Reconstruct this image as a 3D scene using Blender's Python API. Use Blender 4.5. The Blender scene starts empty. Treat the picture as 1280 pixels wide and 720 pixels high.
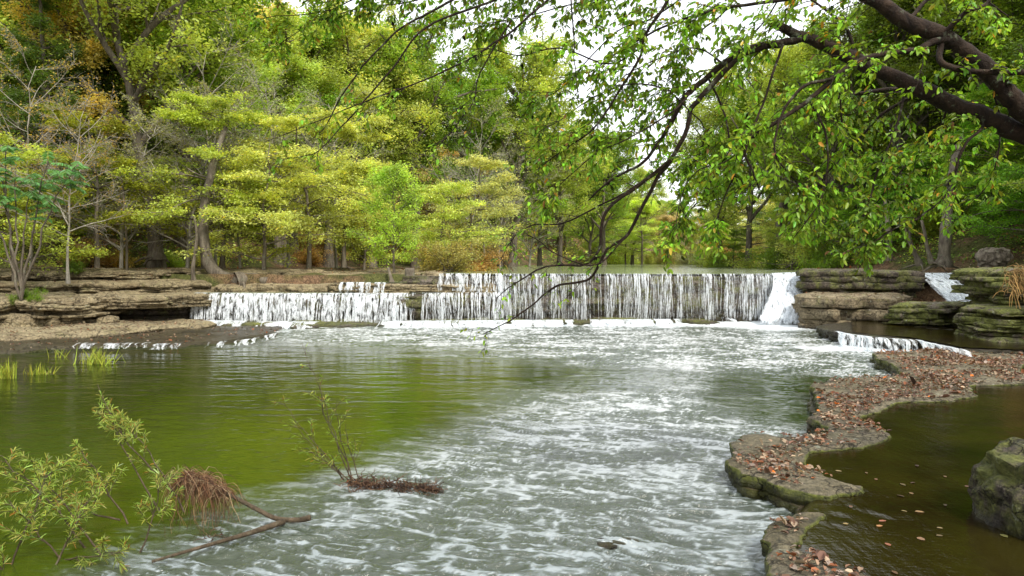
import bpy, math, random
import numpy as np
from mathutils import Vector
from mathutils.geometry import delaunay_2d_cdt
rad = math.radians
scene = bpy.context.scene
COL = scene.collection

# ------------------------------------------------------------------ camera
EYE = 2.6; F = 900.0; PITCH = math.atan(35/900)
cam = bpy.data.cameras.new('camera'); camo = bpy.data.objects.new('camera', cam); COL.objects.link(camo)
cam.sensor_width = 36; cam.lens = 36*F/1280; cam.clip_start = 0.1; cam.clip_end = 1500
camo.location = (0, 0, EYE); camo.rotation_euler = (math.pi/2-PITCH, 0, 0)
scene.camera = camo
cp, sp = math.cos(PITCH), math.sin(PITCH)
def ray(px, py):
    a, b = (px-640)/F, (360-py)/F
    return a, cp+b*sp, -sp+b*cp
def PY(px, py, Y):                       # point of the photograph at distance Y
    d = ray(px, py); t = Y/d[1]
    return (d[0]*t, Y, EYE+d[2]*t)
def PZ(px, py, z):                       # point of the photograph on the level z
    d = ray(px, py); t = (z-EYE)/d[2]
    return (d[0]*t, d[1]*t, z)

# ------------------------------------------------------------------ noise
def _h(ix, iy, iz, s):
    n = (ix.astype(np.int64)*374761393 + iy.astype(np.int64)*668265263 + iz.astype(np.int64)*2147483647 + s*974634777) & 0xffffffff
    n = ((n ^ (n >> 13))*1274126177) & 0xffffffff
    n = ((n ^ (n >> 16))*2246822519) & 0xffffffff
    return ((n ^ (n >> 15)) & 0xffffff)/float(0xffffff)
def vnoise(x, y, z=0.0, s=0):
    x, y, z = np.broadcast_arrays(np.asarray(x, float), np.asarray(y, float), np.asarray(z, float))
    ix, iy, iz = np.floor(x), np.floor(y), np.floor(z)
    fx, fy, fz = x-ix, y-iy, z-iz
    fx, fy, fz = [f*f*(3-2*f) for f in (fx, fy, fz)]
    r = 0
    for a in (0, 1):
        for b in (0, 1):
            for c in (0, 1):
                w = (fx if a else 1-fx)*(fy if b else 1-fy)*(fz if c else 1-fz)
                r = r + w*_h(ix+a, iy+b, iz+c, s)
    return r*2-1
def fbm(x, y, z=0.0, o=4, s=0, lac=2.03, g=0.5):
    r = 0; a = 1; t = 0; f = 1.0
    for i in range(o):
        r = r + a*vnoise(np.asarray(x)*f+i*7.3, np.asarray(y)*f-i*3.1, np.asarray(z)*f+i*1.7, s+i); t += a; a *= g; f *= lac
    return r/t
def sstep(a, b, x):
    t = np.clip((np.asarray(x, float)-a)/(b-a), 0, 1); return t*t*(3-2*t)

# ------------------------------------------------------------------ objects
def tag(o, label=None, cat=None, group=None, kind=None):
    if label: o['label'] = label
    if cat: o['category'] = cat
    if group: o['group'] = group
    if kind: o['kind'] = kind
    return o
def thing(name, loc, label, cat, group=None, rz=0):
    o = bpy.data.objects.new(name, None); COL.objects.link(o); o.empty_display_size = .2
    o.location = loc; o.rotation_euler = (0, 0, rz)
    return tag(o, label, cat, group)
def mesh_np(name, V, polys, smooth=False, col=None):
    """V (n,3); polys: list of integer arrays (m,k)"""
    V = np.asarray(V, np.float32); me = bpy.data.meshes.new(name)
    polys = [np.asarray(p) for p in polys if len(p)]
    me.vertices.add(len(V)); me.vertices.foreach_set('co', V.ravel())
    loops = np.concatenate([p.ravel() for p in polys]).astype(np.int32)
    tot = np.concatenate([np.full(len(p), p.shape[1]) for p in polys]).astype(np.int32)
    st = np.concatenate([[0], np.cumsum(tot)[:-1]]).astype(np.int32)
    me.loops.add(len(loops)); me.loops.foreach_set('vertex_index', loops)
    me.polygons.add(len(tot)); me.polygons.foreach_set('loop_start', st); me.polygons.foreach_set('loop_total', tot)
    if smooth: me.polygons.foreach_set('use_smooth', np.ones(len(tot), bool))
    if col is not None:
        for nm, c in (col.items() if isinstance(col, dict) else (('Col', col),)):
            c = np.asarray(c, np.float32)
            if c.ndim == 1:
                at = me.attributes.new(nm, 'FLOAT', 'POINT'); at.data.foreach_set('value', c)
            else:
                if c.shape[1] == 3: c = np.concatenate([c, np.ones((len(c), 1), np.float32)], 1)
                at = me.attributes.new(nm, 'FLOAT_COLOR', 'POINT'); at.data.foreach_set('color', c.ravel())
    me.update(calc_edges=True)
    me.validate()
    return me
def link(name, me, mat, parent=None):
    o = bpy.data.objects.new(name, me); COL.objects.link(o)
    if mat: me.materials.append(mat)
    if parent: o.parent = parent
    return o
class Geo:
    def __init__(s): s.V = []; s.P = {}; s.n = 0; s.C = []
    def add(s, V, F_, C=None):
        V = np.asarray(V, float).reshape(-1, 3); F_ = np.asarray(F_)
        s.P.setdefault(F_.shape[1], []).append(F_+s.n); s.V.append(V); s.n += len(V)
        s.C.append(np.ones((len(V), 3)) if C is None else np.broadcast_to(C, (len(V), 3)))
    def mesh(s, name, smooth=False, color=False):
        return mesh_np(name, np.concatenate(s.V), [np.concatenate(p) for p in s.P.values()], smooth, np.concatenate(s.C) if color else None)

# ------------------------------------------------------------------ branches & leaves (vectorised)
def unit(v): return v/np.maximum(np.linalg.norm(v, axis=-1, keepdims=True), 1e-9)
def tubes(g, P, R, S=5, C=None):
    P = np.asarray(P, float); R = np.asarray(R, float); N, K, _ = P.shape
    T = unit(np.gradient(P, axis=1))
    ref = np.where(np.abs(T[..., 2:3]) > .9, np.array([1., 0, 0]), np.array([0, 0, 1.]))
    ref = np.broadcast_to(ref[:, :1], T.shape)
    u = unit(np.cross(T, ref)); v = np.cross(T, u)
    a = np.arange(S)*2*np.pi/S
    V = P[:, :, None]+R[:, :, None, None]*(np.cos(a)[None, None, :, None]*u[:, :, None]+np.sin(a)[None, None, :, None]*v[:, :, None])
    i = (np.arange(N)[:, None, None]*K+np.arange(K-1)[None, :, None])*S; j = np.arange(S)[None, None]; j2 = (j+1) % S
    Fq = np.stack([i+j, i+j2, i+S+j2, i+S+j], -1).reshape(-1, 4)
    g.add(V.reshape(-1, 3), Fq, C)
    if S == 6 or S > 6:
        end = ((np.arange(N)*K+K-1)*S)[:, None]+np.arange(S)[None]
        g.P.setdefault(S, []).append(end+g.n-N*K*S)
def grow(p0, d0, L, K, droop, wig, rng):
    N = len(p0); P = [p0]; d = unit(d0); L = np.asarray(L)
    for k in range(K-1):
        P.append(P[-1]+d*(L/(K-1))[:, None])
        d = unit(d+rng.normal(0, wig, (N, 3))+np.array([0, 0, -1.])*droop)
    return np.stack(P, 1)
def on_curves(P, idx, t):
    K = P.shape[1]; x = t*(K-1); i = np.minimum(x.astype(int), K-2); f = (x-i)[:, None]
    a = P[idx, i]; b = P[idx, i+1]
    return a+(b-a)*f, unit(b-a)
def spawn(P, n, t0, t1, side, L, K, droop, wig, rng, flat=1.0, Lscale=None):
    N = len(P); idx = np.repeat(np.arange(N), n); t = rng.uniform(t0, t1, len(idx))
    p, d = on_curves(P, idx, t)
    r = rng.normal(0, 1, p.shape); r[:, 2] *= flat
    r = unit(r-d*np.sum(r*d, 1, keepdims=True))
    dd = unit(d+r*side); dd[:, 2] *= (.5+.5*flat)
    LL = L*rng.uniform(.6, 1.3, len(idx))*(1-.45*t)
    if Lscale is not None: LL = LL*Lscale[idx]
    return grow(p, dd, LL, K, droop, wig, rng), idx, t
def rhombs(P, L, W, rng, upb=1.2, hang=0.0):
    n = len(P); d = rng.normal(0, 1, (n, 3)); d[:, 2] = d[:, 2]*.45-hang; d = unit(d)
    nn = rng.normal(0, 1, (n, 3)); nn[:, 2] += upb; s = unit(np.cross(nn, d))
    L = L*rng.uniform(.6, 1.3, n)[:, None]; W = L*W
    V = np.stack([P, P+d*L*.45+s*W*.5, P+d*L, P+d*L*.45-s*W*.5], 1)
    return V.reshape(-1, 3), np.arange(n*4).reshape(-1, 4)
def leaves6(P, D, rng, L, W, upb=1.0, droop=.3, fold=.25):
    n = len(P); nn = rng.normal(0, .55, (n, 3)); nn[:, 2] += upb
    D = unit(D); s = unit(np.cross(nn, D)); m = np.cross(D, s)
    L = (L*rng.uniform(.65, 1.2, n))[:, None]; W = L*W
    dn = np.array([0, 0, -1.])
    tip = P+D*L+dn*L*droop; mid = P+D*L*.5+dn*L*droop*.25; hi = P+D*L*.75+dn*L*droop*.5
    lo = P+D*L*.28+dn*L*droop*.1
    V = np.stack([P, lo+s*W*.42+m*W*fold, hi+s*W*.34+m*W*fold*.8, tip, hi-s*W*.34+m*W*fold*.8, lo-s*W*.42+m*W*fold], 1)
    i = np.arange(n)[:, None]*6
    Fq = np.concatenate([i+np.array([[0, 1, 2, 3]]), i+np.array([[0, 3, 4, 5]])])
    return V.reshape(-1, 3), Fq
def leafcol(n, k, rng, base, var=.18, special=None, ps=0.0):
    """per-leaf colour repeated on its k vertices"""
    c = np.array(base)[None]*(1+rng.normal(0, var, (n, 1)))*(1+rng.normal(0, var*.35, (n, 3)))
    if special is not None:
        m = rng.random(n) < ps; sp_ = np.array(special); c[m] = sp_[rng.integers(0, len(sp_), m.sum())]*(1+rng.normal(0, .2, (m.sum(), 1)))
    return np.repeat(np.clip(c, .002, .9), k, 0)

# ------------------------------------------------------------------ materials
class M:
    def __init__(s, name):
        s.m = bpy.data.materials.new(name); s.m.use_nodes = True; s.t = s.m.node_tree; s.t.nodes.clear()
        s.out = s.n('ShaderNodeOutputMaterial')
    def n(s, ty, **kw):
        nd = s.t.nodes.new(ty)
        for k, v in kw.items():
            if k in nd.inputs: s.set(nd.inputs[k], v)
            else: setattr(nd, k, v)
        return nd
    def set(s, i, v):
        if isinstance(v, bpy.types.NodeSocket): s.t.links.new(v, i)
        else: i.default_value = v
    def coord(s, scale=(1, 1, 1), rot=(0, 0, 0), obj=False):
        if obj: src = s.n('ShaderNodeTexCoord').outputs['Object']
        else: src = s.n('ShaderNodeNewGeometry').outputs['Position']
        mp = s.n('ShaderNodeMapping'); s.set(mp.inputs['Vector'], src); mp.inputs['Scale'].default_value = scale; mp.inputs['Rotation'].default_value = rot
        return mp.outputs[0]
    def noise(s, vec, scale, detail=5, rough=.55, dist=0):
        nd = s.n('ShaderNodeTexNoise'); s.set(nd.inputs['Vector'], vec); nd.inputs['Scale'].default_value = scale
        nd.inputs['Detail'].default_value = detail; nd.inputs['Roughness'].default_value = rough; nd.inputs['Distortion'].default_value = dist
        return nd.outputs[0]
    def ramp(s, fac, stops, interp='LINEAR'):
        r = s.n('ShaderNodeValToRGB'); s.set(r.inputs[0], fac); e = r.color_ramp; e.interpolation = interp
        while len(e.elements) < len(stops): e.elements.new(.5)
        for el, (p, c) in zip(e.elements, stops):
            el.position = p; el.color = (c, c, c, 1) if isinstance(c, (int, float)) else (*c, 1)
        return r.outputs[0]
    def mix(s, f, a, b, mode='MIX'):
        m = s.n('ShaderNodeMix', data_type='RGBA', blend_type=mode)
        s.set(m.inputs[0], f)
        for sock, v in ((m.inputs[6], a), (m.inputs[7], b)): s.set(sock, v if isinstance(v, bpy.types.NodeSocket) else ((*v, 1) if len(v) == 3 else v))
        return m.outputs[2]
    def math(s, op, a, b=0.0, clamp=False):
        m = s.n('ShaderNodeMath', operation=op); m.use_clamp = clamp; s.set(m.inputs[0], a); s.set(m.inputs[1], b); return m.outputs[0]
    def attr(s, name, out='Fac'): return s.n('ShaderNodeAttribute', attribute_name=name).outputs[out]
    def bump(s, h, strength, dist, nrm=None):
        b = s.n('ShaderNodeBump'); s.set(b.inputs['Height'], h); b.inputs['Strength'].default_value = strength; b.inputs['Distance'].default_value = dist
        if nrm: s.set(b.inputs['Normal'], nrm)
        return b.outputs[0]
    def pbr(s, color, rough=.8, nrm=None, spec=.5, **kw):
        p = s.n('ShaderNodeBsdfPrincipled')
        s.set(p.inputs['Base Color'], color if isinstance(color, bpy.types.NodeSocket) else (*color, 1)); s.set(p.inputs['Roughness'], rough)
        p.inputs['Specular IOR Level'].default_value = spec
        if nrm: s.set(p.inputs['Normal'], nrm)
        for k, v in kw.items(): s.set(p.inputs[k], v)
        return p.outputs[0]
    def done(s, sh): s.t.links.new(sh, s.out.inputs[0]); return s.m

def leaf_mat(name, use_obj=True, trans=.48, rough=.45):
    m = M(name); c = m.attr('Col', 'Color')
    if use_obj: c = m.mix(1.0, c, m.n('ShaderNodeObjectInfo').outputs['Color'], 'MULTIPLY')
    nz = m.noise(m.coord(), .7, 3); c = m.mix(1.0, c, m.ramp(nz, [(.3, .62), (.7, 1.25)]), 'MULTIPLY')
    tr = m.n('ShaderNodeBsdfTranslucent'); m.set(tr.inputs[0], m.mix(1.0, c, (1.25, 1.15, .6), 'MULTIPLY'))
    mx = m.n('ShaderNodeMixShader'); mx.inputs[0].default_value = trans
    m.set(mx.inputs[1], m.pbr(c, rough, spec=.35)); m.set(mx.inputs[2], tr.outputs[0])
    return m.done(mx.outputs[0])
def bark_mat(name, dark, light, moss=0.0, scale=6, streak=.25, strength=.8):
    m = M(name); v = m.coord((1, 1, streak)); a = m.noise(v, scale, 8, .65, .6); b = m.noise(m.coord(), scale*5, 4)
    c = m.mix(m.ramp(a, [(.35, 0.0), (.68, 1.0)]), dark, light)
    c = m.mix(m.ramp(b, [(.3, .0), (.8, .5)]), c, tuple(x*.4 for x in dark))
    li = m.noise(m.coord(), scale*.8, 5, .7); c = m.mix(m.ramp(li, [(.58, 0.0), (.66, moss)]), c, (.22, .25, .17))
    return m.done(m.pbr(c, .85, m.bump(a, strength, .05, m.bump(b, .6, .02)), spec=.3))
LEAF = leaf_mat('leaf_material')
NEARLEAF = leaf_mat('near_leaf_material', False, .45, .35)
LITTER = leaf_mat('fallen_leaf_material', False, .15, .6)
BARK = bark_mat('grey_brown_bark', (.07, .055, .04), (.26, .22, .165), .5)
PALEBARK = bark_mat('pale_bark', (.22, .2, .16), (.5, .46, .38), .2)
DARKBARK = bark_mat('dark_mossy_bark', (.012, .006, .004), (.055, .032, .018), .5, scale=9, streak=.6, strength=1.0)
TWIGBARK = bark_mat('twig_bark', (.05, .035, .02), (.15, .11, .07), .3, scale=14)

def rock_mat(name, moss=.4, warm=1.0, dark=1.0, wet=.12, side=False):
    m = M(name); pos = m.coord()
    strat = m.noise(m.coord((.35, .35, 7)), 1.6, 6, .6, .4)
    blot = m.noise(pos, 1.4, 7, .62); fine = m.noise(pos, 14, 8, .7)
    c = m.ramp(strat, [(.28, tuple(x*dark for x in (.05, .036, .024))), (.45, tuple(x*dark for x in (.17*warm, .125*warm, .08))), (.6, tuple(x*dark for x in (.32*warm, .26*warm, .18))), (.75, tuple(x*dark for x in (.2, .16, .11)))])
    c = m.mix(m.ramp(blot, [(.35, 0.0), (.62, .75)]), c, tuple(x*dark for x in (.34*warm, .28*warm, .2)))
    c = m.mix(1.0, c, m.ramp(fine, [(.3, .22), (.46, .75), (.56, 1.05), (.72, 1.4)]), 'MULTIPLY'); tiny = m.noise(pos, 55, 4, .7); c = m.mix(1.0, c, m.ramp(tiny, [(.3, .45), (.5, 1.0), (.7, 1.5)]), 'MULTIPLY')
    mo = m.noise(pos, 2.3, 7, .7); mf = m.ramp(mo, [(.60-.22*moss, 0.0), (.72-.2*moss, .15+.75*moss)])
    if side:
        nz = m.n('ShaderNodeSeparateXYZ'); m.set(nz.inputs[0], m.n('ShaderNodeNewGeometry').outputs['Normal']); mf = m.math('MULTIPLY', mf, m.ramp(nz.outputs[2], [(.6, 1.0), (.93, .15)]))
    c = m.mix(mf, c, m.mix(m.ramp(fine, [(.3, 0.0), (.7, 1.0)]), (.04, .055, .01), (.23, .25, .04)))
    li = m.noise(pos, 5.5, 4, .6); c = m.mix(m.ramp(li, [(.64, 0.0), (.69, .5)]), c, (.4, .42, .33))
    sx = m.n('ShaderNodeSeparateXYZ'); m.set(sx.inputs[0], pos)
    w = m.math('ADD', sx.outputs[2], m.math('MULTIPLY', fine, .12)); wf = m.ramp(w, [(wet, 1.0), (wet+.12, 0.0)])
    c = m.mix(wf, c, m.mix(1.0, c, (.33, .3, .25), 'MULTIPLY'))
    rr = m.ramp(wf, [(0, .85), (1, .3)])
    vo = m.n('ShaderNodeTexVoronoi', feature='DISTANCE_TO_EDGE'); wv = m.n('ShaderNodeVectorMath', operation='ADD'); m.set(wv.inputs[0], m.coord((1, 1, 1.6))); nzc = m.n('ShaderNodeTexNoise'); m.set(nzc.inputs['Vector'], pos); nzc.inputs['Scale'].default_value = 3; nzc.inputs['Detail'].default_value = 5
    m.set(wv.inputs[1], nzc.outputs['Color']); m.set(vo.inputs['Vector'], wv.outputs[0]); vo.inputs['Scale'].default_value = 1.5
    ck = m.ramp(vo.outputs[0], [(.0, 0.0), (.035, 1.0)]); c = m.mix(1.0, c, m.mix(ck, (.3, .27, .24), (1, 1, 1)), 'MULTIPLY')
    h = m.bump(m.math('ADD', fine, m.math('MULTIPLY', ck, .5)), 1.0, .06, m.bump(m.noise(m.coord((1.2, 1.2, 16)), 1.5, 6, .65, .3), .8, .08))
    return m.done(m.pbr(c, rr, h, spec=.4))
ROCK = rock_mat('weathered_sandstone', .25, 1.2, .9)
MOSSROCK = rock_mat('mossy_sandstone', 1.0, .9, .75)
SLABROCK = rock_mat('brown_sandstone', .75, 1.1, .55)
DAMROCK = rock_mat('wet_dark_sandstone', .6, .9, .5, .5)
LEDGEROCK = rock_mat('wet_ledge_sandstone', 1.3, .95, .7, .2, True)

# ------------------------------------------------------------------ polygons
def resample(pts, ds, closed=True):
    pts = np.asarray(pts, float); q = np.vstack([pts, pts[:1]]) if closed else pts
    seg = np.linalg.norm(np.diff(q, axis=0), axis=1); s = np.concatenate([[0], np.cumsum(seg)])
    n = max(8, int(s[-1]/ds)); u = np.linspace(0, s[-1], n, endpoint=not closed)
    return np.stack([np.interp(u, s, q[:, k]) for k in range(q.shape[1])], 1)
def sdist(poly, X, Y):
    """signed distance, negative inside"""
    poly = np.asarray(poly, float); d = np.full(X.shape, 1e9); ins = np.zeros(X.shape, bool)
    for i in range(len(poly)):
        a, b = poly[i], poly[(i+1) % len(poly)]; e = b-a
        t = np.clip(((X-a[0])*e[0]+(Y-a[1])*e[1])/max(e@e, 1e-9), 0, 1)
        d = np.minimum(d, np.hypot(X-a[0]-t*e[0], Y-a[1]-t*e[1]))
        c = (a[1] > Y) != (b[1] > Y)
        with np.errstate(divide='ignore', invalid='ignore'): xi = a[0]+(Y-a[1])/(e[1] if e[1] else 1e-9)*e[0]
        ins ^= c & (X < xi)
    return np.where(ins, -d, d)
LIT = []                                  # surfaces that carry fallen leaves
def slab(name, outline, z0, z1, layers=4, amp=.12, ds=.12, seed=1, mat=None, edge=.25, tilt=(0, 0), top=.03, litter=0, parent=None, topfn=None):
    rng = np.random.default_rng(seed)
    o = resample(outline, ds); c0 = o.mean(0)
    if np.sum(o[:, 0]*np.roll(o[:, 1], -1)-np.roll(o[:, 0], -1)*o[:, 1]) < 0: o = o[::-1]
    k = max(1, int(.25/ds)); so = o.copy()
    for _ in range(max(1, k//2)): so = (np.roll(so, 1, 0)+so*2+np.roll(so, -1, 0))/4
    tg = unit(np.roll(so, -2, 0)-np.roll(so, 2, 0)); nr = np.stack([tg[:, 1], -tg[:, 0]], 1)
    blk = np.round(vnoise(so[:, 0]*1.1, so[:, 1]*1.1, seed, seed)*2.5)/2.5+.35*np.round(vnoise(so[:, 0]*3.1, so[:, 1]*3.1, seed, seed+1)*2)/2
    o = so+nr*((blk+.5*fbm(so[:, 0]*2.3, so[:, 1]*2.3, seed, 4, seed))*edge)[:, None]
    n = len(o); rings = []; zs = []
    layers = max(2, int(layers*1.9)); bounds = np.sort(np.concatenate([[0, 1], (np.arange(1, layers)+rng.uniform(-.48, .48, layers-1))/layers]))
    big = 0
    for L in range(layers):
        a, b = bounds[L], bounds[L+1]
        big = rng.uniform(-1.3, .3)*amp if (L and rng.random() < .35) else big; offL = big+rng.uniform(-.3, .25)*amp if L else 0
        for q in (0.0, .08, .5, .9, 1.0):
            t = a+(b-a)*q; z = z1+(z0-z1)*t
            off = offL-amp*.3*abs(2*q-1)**10+np.round(vnoise(o[:, 0]*1.7, o[:, 1]*1.7, L*1.1+seed, seed+3)*2)/2*amp*.9+fbm(o[:, 0]*6, o[:, 1]*6, z*11, 3, seed+5)*amp*.75
            # blocks broken out along joints
            off = off-amp*1.3*(vnoise(o[:, 0]*.9, o[:, 1]*.9, L*5.7, seed+11) > .45)
            rings.append(o+nr*off[:, None]); zs.append(np.full(n, z))
    tz = lambda X, Y: tilt[0]*(X-c0[0])+tilt[1]*(Y-c0[1])
    top_noise = lambda X, Y: top*(fbm(X*1.3, Y*1.3, seed, 5, seed+7)*1.6+np.round(fbm(X*.5, Y*.5, seed, 3, seed+9)*3)*.5)
    if topfn: tf0 = top_noise; top_noise = lambda X, Y: tf0(X, Y)+topfn(X, Y)
    r0 = rings[0]; inn = ds*1.1
    gx, gy = np.meshgrid(np.arange(r0[:, 0].min(), r0[:, 0].max(), inn), np.arange(r0[:, 1].min(), r0[:, 1].max(), inn))
    gx = gx+rng.uniform(-.3, .3, gx.shape)*inn; gy = gy+rng.uniform(-.3, .3, gy.shape)*inn
    sd = sdist(r0, gx, gy); m = sd < -inn*.7; ip = np.stack([gx[m], gy[m]], 1)
    allp = np.vstack([r0, ip])
    vs, _, fs, ov, _, _ = delaunay_2d_cdt([Vector((float(x), float(y))) for x, y in allp], [], [list(range(n))], 1, 1e-6)
    tv = np.array([(v[0], v[1]) for v in vs]); dd = -sdist(r0, tv[:, 0], tv[:, 1])
    zt = z1+top_noise(tv[:, 0], tv[:, 1])-.5*amp*np.exp(-np.maximum(dd, 0)/(amp*.4+.01))+tz(tv[:, 0], tv[:, 1])
    g = Geo(); g.add(np.column_stack([tv, zt]), np.array([f for f in fs if len(f) == 3]))
    base = g.n; V = []
    for r, z in zip(rings, zs):
        V.append(np.column_stack([r, z-.5*amp+top_noise(r[:, 0], r[:, 1])*(z-z0)/(z1-z0)+tz(r[:, 0], r[:, 1])]))
    i = np.arange(n); j = (i+1) % n; Q = []
    for q in range(len(rings)-1): Q.append(np.stack([q*n+i, (q+1)*n+i, (q+1)*n+j, q*n+j], 1))
    g.add(np.concatenate(V), np.concatenate(Q))
    g.P.setdefault(n, []).append((np.arange(n)+(len(rings)-1)*n+base)[None, ::-1])
    me = g.mesh(name); ob = link(name, me, mat or ROCK, parent)
    if litter:
        LIT.append((r0, lambda X, Y: z1+top_noise(X, Y)+tz(X, Y), litter, seed))
    return ob
def scatter_litter(name, items, label, size=.052):
    rng = np.random.default_rng(77); Ps = []
    for poly, zf, dens, sd_ in items:
        mn, mx = poly.min(0), poly.max(0); n = int(dens*(mx-mn).prod()); p = rng.uniform(mn, mx, (n, 2))
        d = sdist(poly, p[:, 0], p[:, 1]); keep = (d < -.03) & (fbm(p[:, 0]*1.5, p[:, 1]*1.5, 0, 4, sd_) > rng.normal(0, .16, n)-.04)
        p = p[keep]; Ps.append(np.column_stack([p, zf(p[:, 0], p[:, 1])+.012]))
    P = np.concatenate(Ps); n = len(P); D = rng.normal(0, 1, (n, 3)); D[:, 2] = np.abs(D[:, 2])*.25
    V, Fq = leaves6(P, D, rng, size*np.exp(rng.normal(0, .35, n)), .7, upb=1.6, droop=0, fold=.3)
    pal = np.array([(.14, .07, .04), (.20, .11, .065), (.08, .045, .03), (.30, .20, .13), (.26, .09, .035), (.38, .28, .19), (.27, .21, .17), (.15, .075, .05)])
    c = pal[rng.integers(0, len(pal), n)]*(1+rng.normal(0, .2, (n, 1))); br = rng.random(n) < .006; c[br] = (.8, .2, .02)
    c = np.repeat(np.clip(c, .01, 1), 6, 0)
    o = link(name, mesh_np(name, V, [Fq], False, c), LITTER)
    return tag(o, label, 'fallen leaves', kind='stuff')

# ------------------------------------------------------------------ terrain
def Lfoot(Y): return np.interp(Y, [-50, 5, 20, 26, 31, 40, 60, 90, 120, 200], [-22, -22, -24, -26, -25, -18, -12, -2, 16, 60])
def Rfoot(Y): return np.interp(Y, [-50, 0, 6, 10, 16, 20, 26, 31, 45, 70, 110, 200], [9, 7.2, 7.4, 9.0, 13.0, 14.5, 20.5, 21.0, 17.8, 24, 46, 110])
def hgt(X, Y):
    X = np.asarray(X, float); Y = np.asarray(Y, float)
    up = sstep(30.6, 31.6, Y+.0*X)
    bed = -.8+up*2.3
    terr = 1.9*sstep(-1, -5, X+(Y-40)*-.04)*up                      # left terrace upstream
    z = np.where(up > .5, np.maximum(bed, bed*(1-sstep(-2, -5, X))+1.93*sstep(-2, -5, X)), bed)
    dl = Lfoot(Y)-X; dr = X-Rfoot(Y)
    shl = sstep(-3.0, .3, dl)*(1-sstep(20, 28, Y)*(1-sstep(28, 31, Y))*0)
    z = z*(1-shl)+np.maximum(z, 2.1)*shl
    low = np.where(Y < 27, sstep(17.5, 27, Y), 1.0)
    shr = sstep(-1.3, .4, dr); tgt = np.where(Y < 18, .9, 1.9)
    z = z*(1-shr)+np.maximum(z, tgt)*shr
    z = z+np.where(dl > 0, 27*(1-np.exp(-np.maximum(dl, 0)*.5/27)), 0)+np.where(dr > 0, 30*(1-np.exp(-np.maximum(dr, 0)*.55/30)), 0)
    far = np.maximum(Y-112, 0)*.1; z = z+np.minimum(far, 6)
    rough = sstep(-1, 4, np.maximum(dl, dr))
    return z+fbm(X*.12, Y*.12, 0, 4, 5)*1.6*rough+fbm(X*.9, Y*.9, 0, 4, 6)*.16
def axis(a, b, fine0, fine1, step, g=1.12):
    v = list(np.arange(fine0, fine1, step)); s = step
    while v[-1] < b: s *= g; v.append(v[-1]+s)
    s = step; w = [fine0]
    while w[-1] > a: s *= g; w.append(w[-1]-s)
    return np.array(w[1:][::-1]+v)
def grid(xs, ys):
    X, Y = np.meshgrid(xs, ys); nx, ny = len(xs), len(ys)
    i = (np.arange(ny-1)[:, None]*nx+np.arange(nx-1)[None]).ravel()
    return X.ravel(), Y.ravel(), np.stack([i, i+1, i+nx+1, i+nx], 1)
gX, gY, gF = grid(axis(-400, 400, -40, 40, .4), axis(-60, 700, 0, 70, .4))
m = M('forest_floor'); pos = m.coord(); a = m.math('ADD', m.math('MULTIPLY', m.noise(pos, 16, 6, .75), .6), m.math('MULTIPLY', m.noise(pos, 3.5, 6, .7), .4)); b = m.noise(pos, .45, 5)
c = m.ramp(a, [(.3, (.02, .013, .008)), (.44, (.08, .05, .03)), (.53, (.19, .115, .065)), (.62, (.34, .22, .13))])
c = m.mix(m.ramp(b, [(.44, 0.0), (.56, .8)]), c, m.mix(m.ramp(a, [(.4, 0.0), (.6, 1.0)]), (.02, .03, .008), (.11, .14, .03)))
ground = link('ground', mesh_np('ground', np.column_stack([gX, gY, hgt(gX, gY)]), [gF], True), m.done(m.pbr(c, .9, m.bump(a, 1, .12), spec=.2)))
tag(ground, 'forest floor and creek bed strewn with brown fallen leaves', kind='structure')

# ------------------------------------------------------------------ lower pool water
def flow_mask(X, Y, geo=False):
    xb = np.interp(Y, [0, 6, 7.8, 9.2, 11, 12.6, 14.5, 17, 19, 21.5, 24, 26], [-6, -3.4, -2.5, -1.5, -.7, .1, 1.4, 1.2, .2, -3.5, -10, -16])
    n = fbm(X*.8, Y*.35, 0, 4, 21)*1.1*sstep(5, 20, Y)+fbm(X*2, Y*1.2, 0, 3, 22)*.15
    n = n+fbm(X*.35, Y*1.6, 0, 4, 24)*np.clip(Y-10.5, 0, 8)*.55; n = n+fbm(X*2.2, Y*5, 2, 4, 25)*.5; w_ = .85+np.clip(Y-9, 0, 30)*.3
    fl = sstep(-w_, w_, X-xb+n)
    calm = sstep(2.6, 1.2, np.hypot((X-5.4)/1.0, (Y-13.6)/1.8)+fbm(X, Y*.6, 3, 3, 4)*.8)
    calm2 = .75*sstep(1.3, .6, np.hypot((X-1.8)/2.6, (Y-15.4)/1.5)+fbm(X*.8, Y*1.2, 3, 3, 14)*.7)
    return np.clip((fl*(1-calm*.6)*(1-calm2*.4)) if geo else fl*(1-calm*.85)*(1-calm2), 0, 1)
def foam_mask(X, Y):
    f = sstep(27.2, 29.8, Y+fbm(X*.7, Y*.7, 0, 4, 31)*1.7)*sstep(-15, -12, X)*sstep(15, 12.5, X)
    f = np.maximum(f, .9*sstep(3.2, .5, np.hypot(X-10.2, (Y-28.6)))) 
    f2 = .85*sstep(21.3, 18.2, Y-fbm(X, Y, 0, 3, 33)*.5)*0
    rc = PZ(1110, 436, 0); f = np.maximum(f, .9*sstep(1.9, .4, np.hypot((X-rc[0]+.3)/1.5, (Y-rc[1])/.8)+fbm(X*2, Y*2, 0, 3, 37)*.5))
    return np.clip(f, 0, 1)
ys = [2.2]
while ys[-1] < 30.6: ys.append(ys[-1]+max(.009, ys[-1]*.0024+ys[-1]**2*.00007))
ys = np.array(ys); U = np.linspace(-1, 1, 900)
YY, UU = np.meshgrid(ys, U, indexing='ij'); XX = UU*(YY*.82+2.2)
X, Y = XX.ravel(), YY.ravel(); nx, ny = len(U), len(ys)
i = (np.arange(ny-1)[:, None]*nx+np.arange(nx-1)[None]).ravel(); wF = np.stack([i, i+1, i+nx+1, i+nx], 1)
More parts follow.
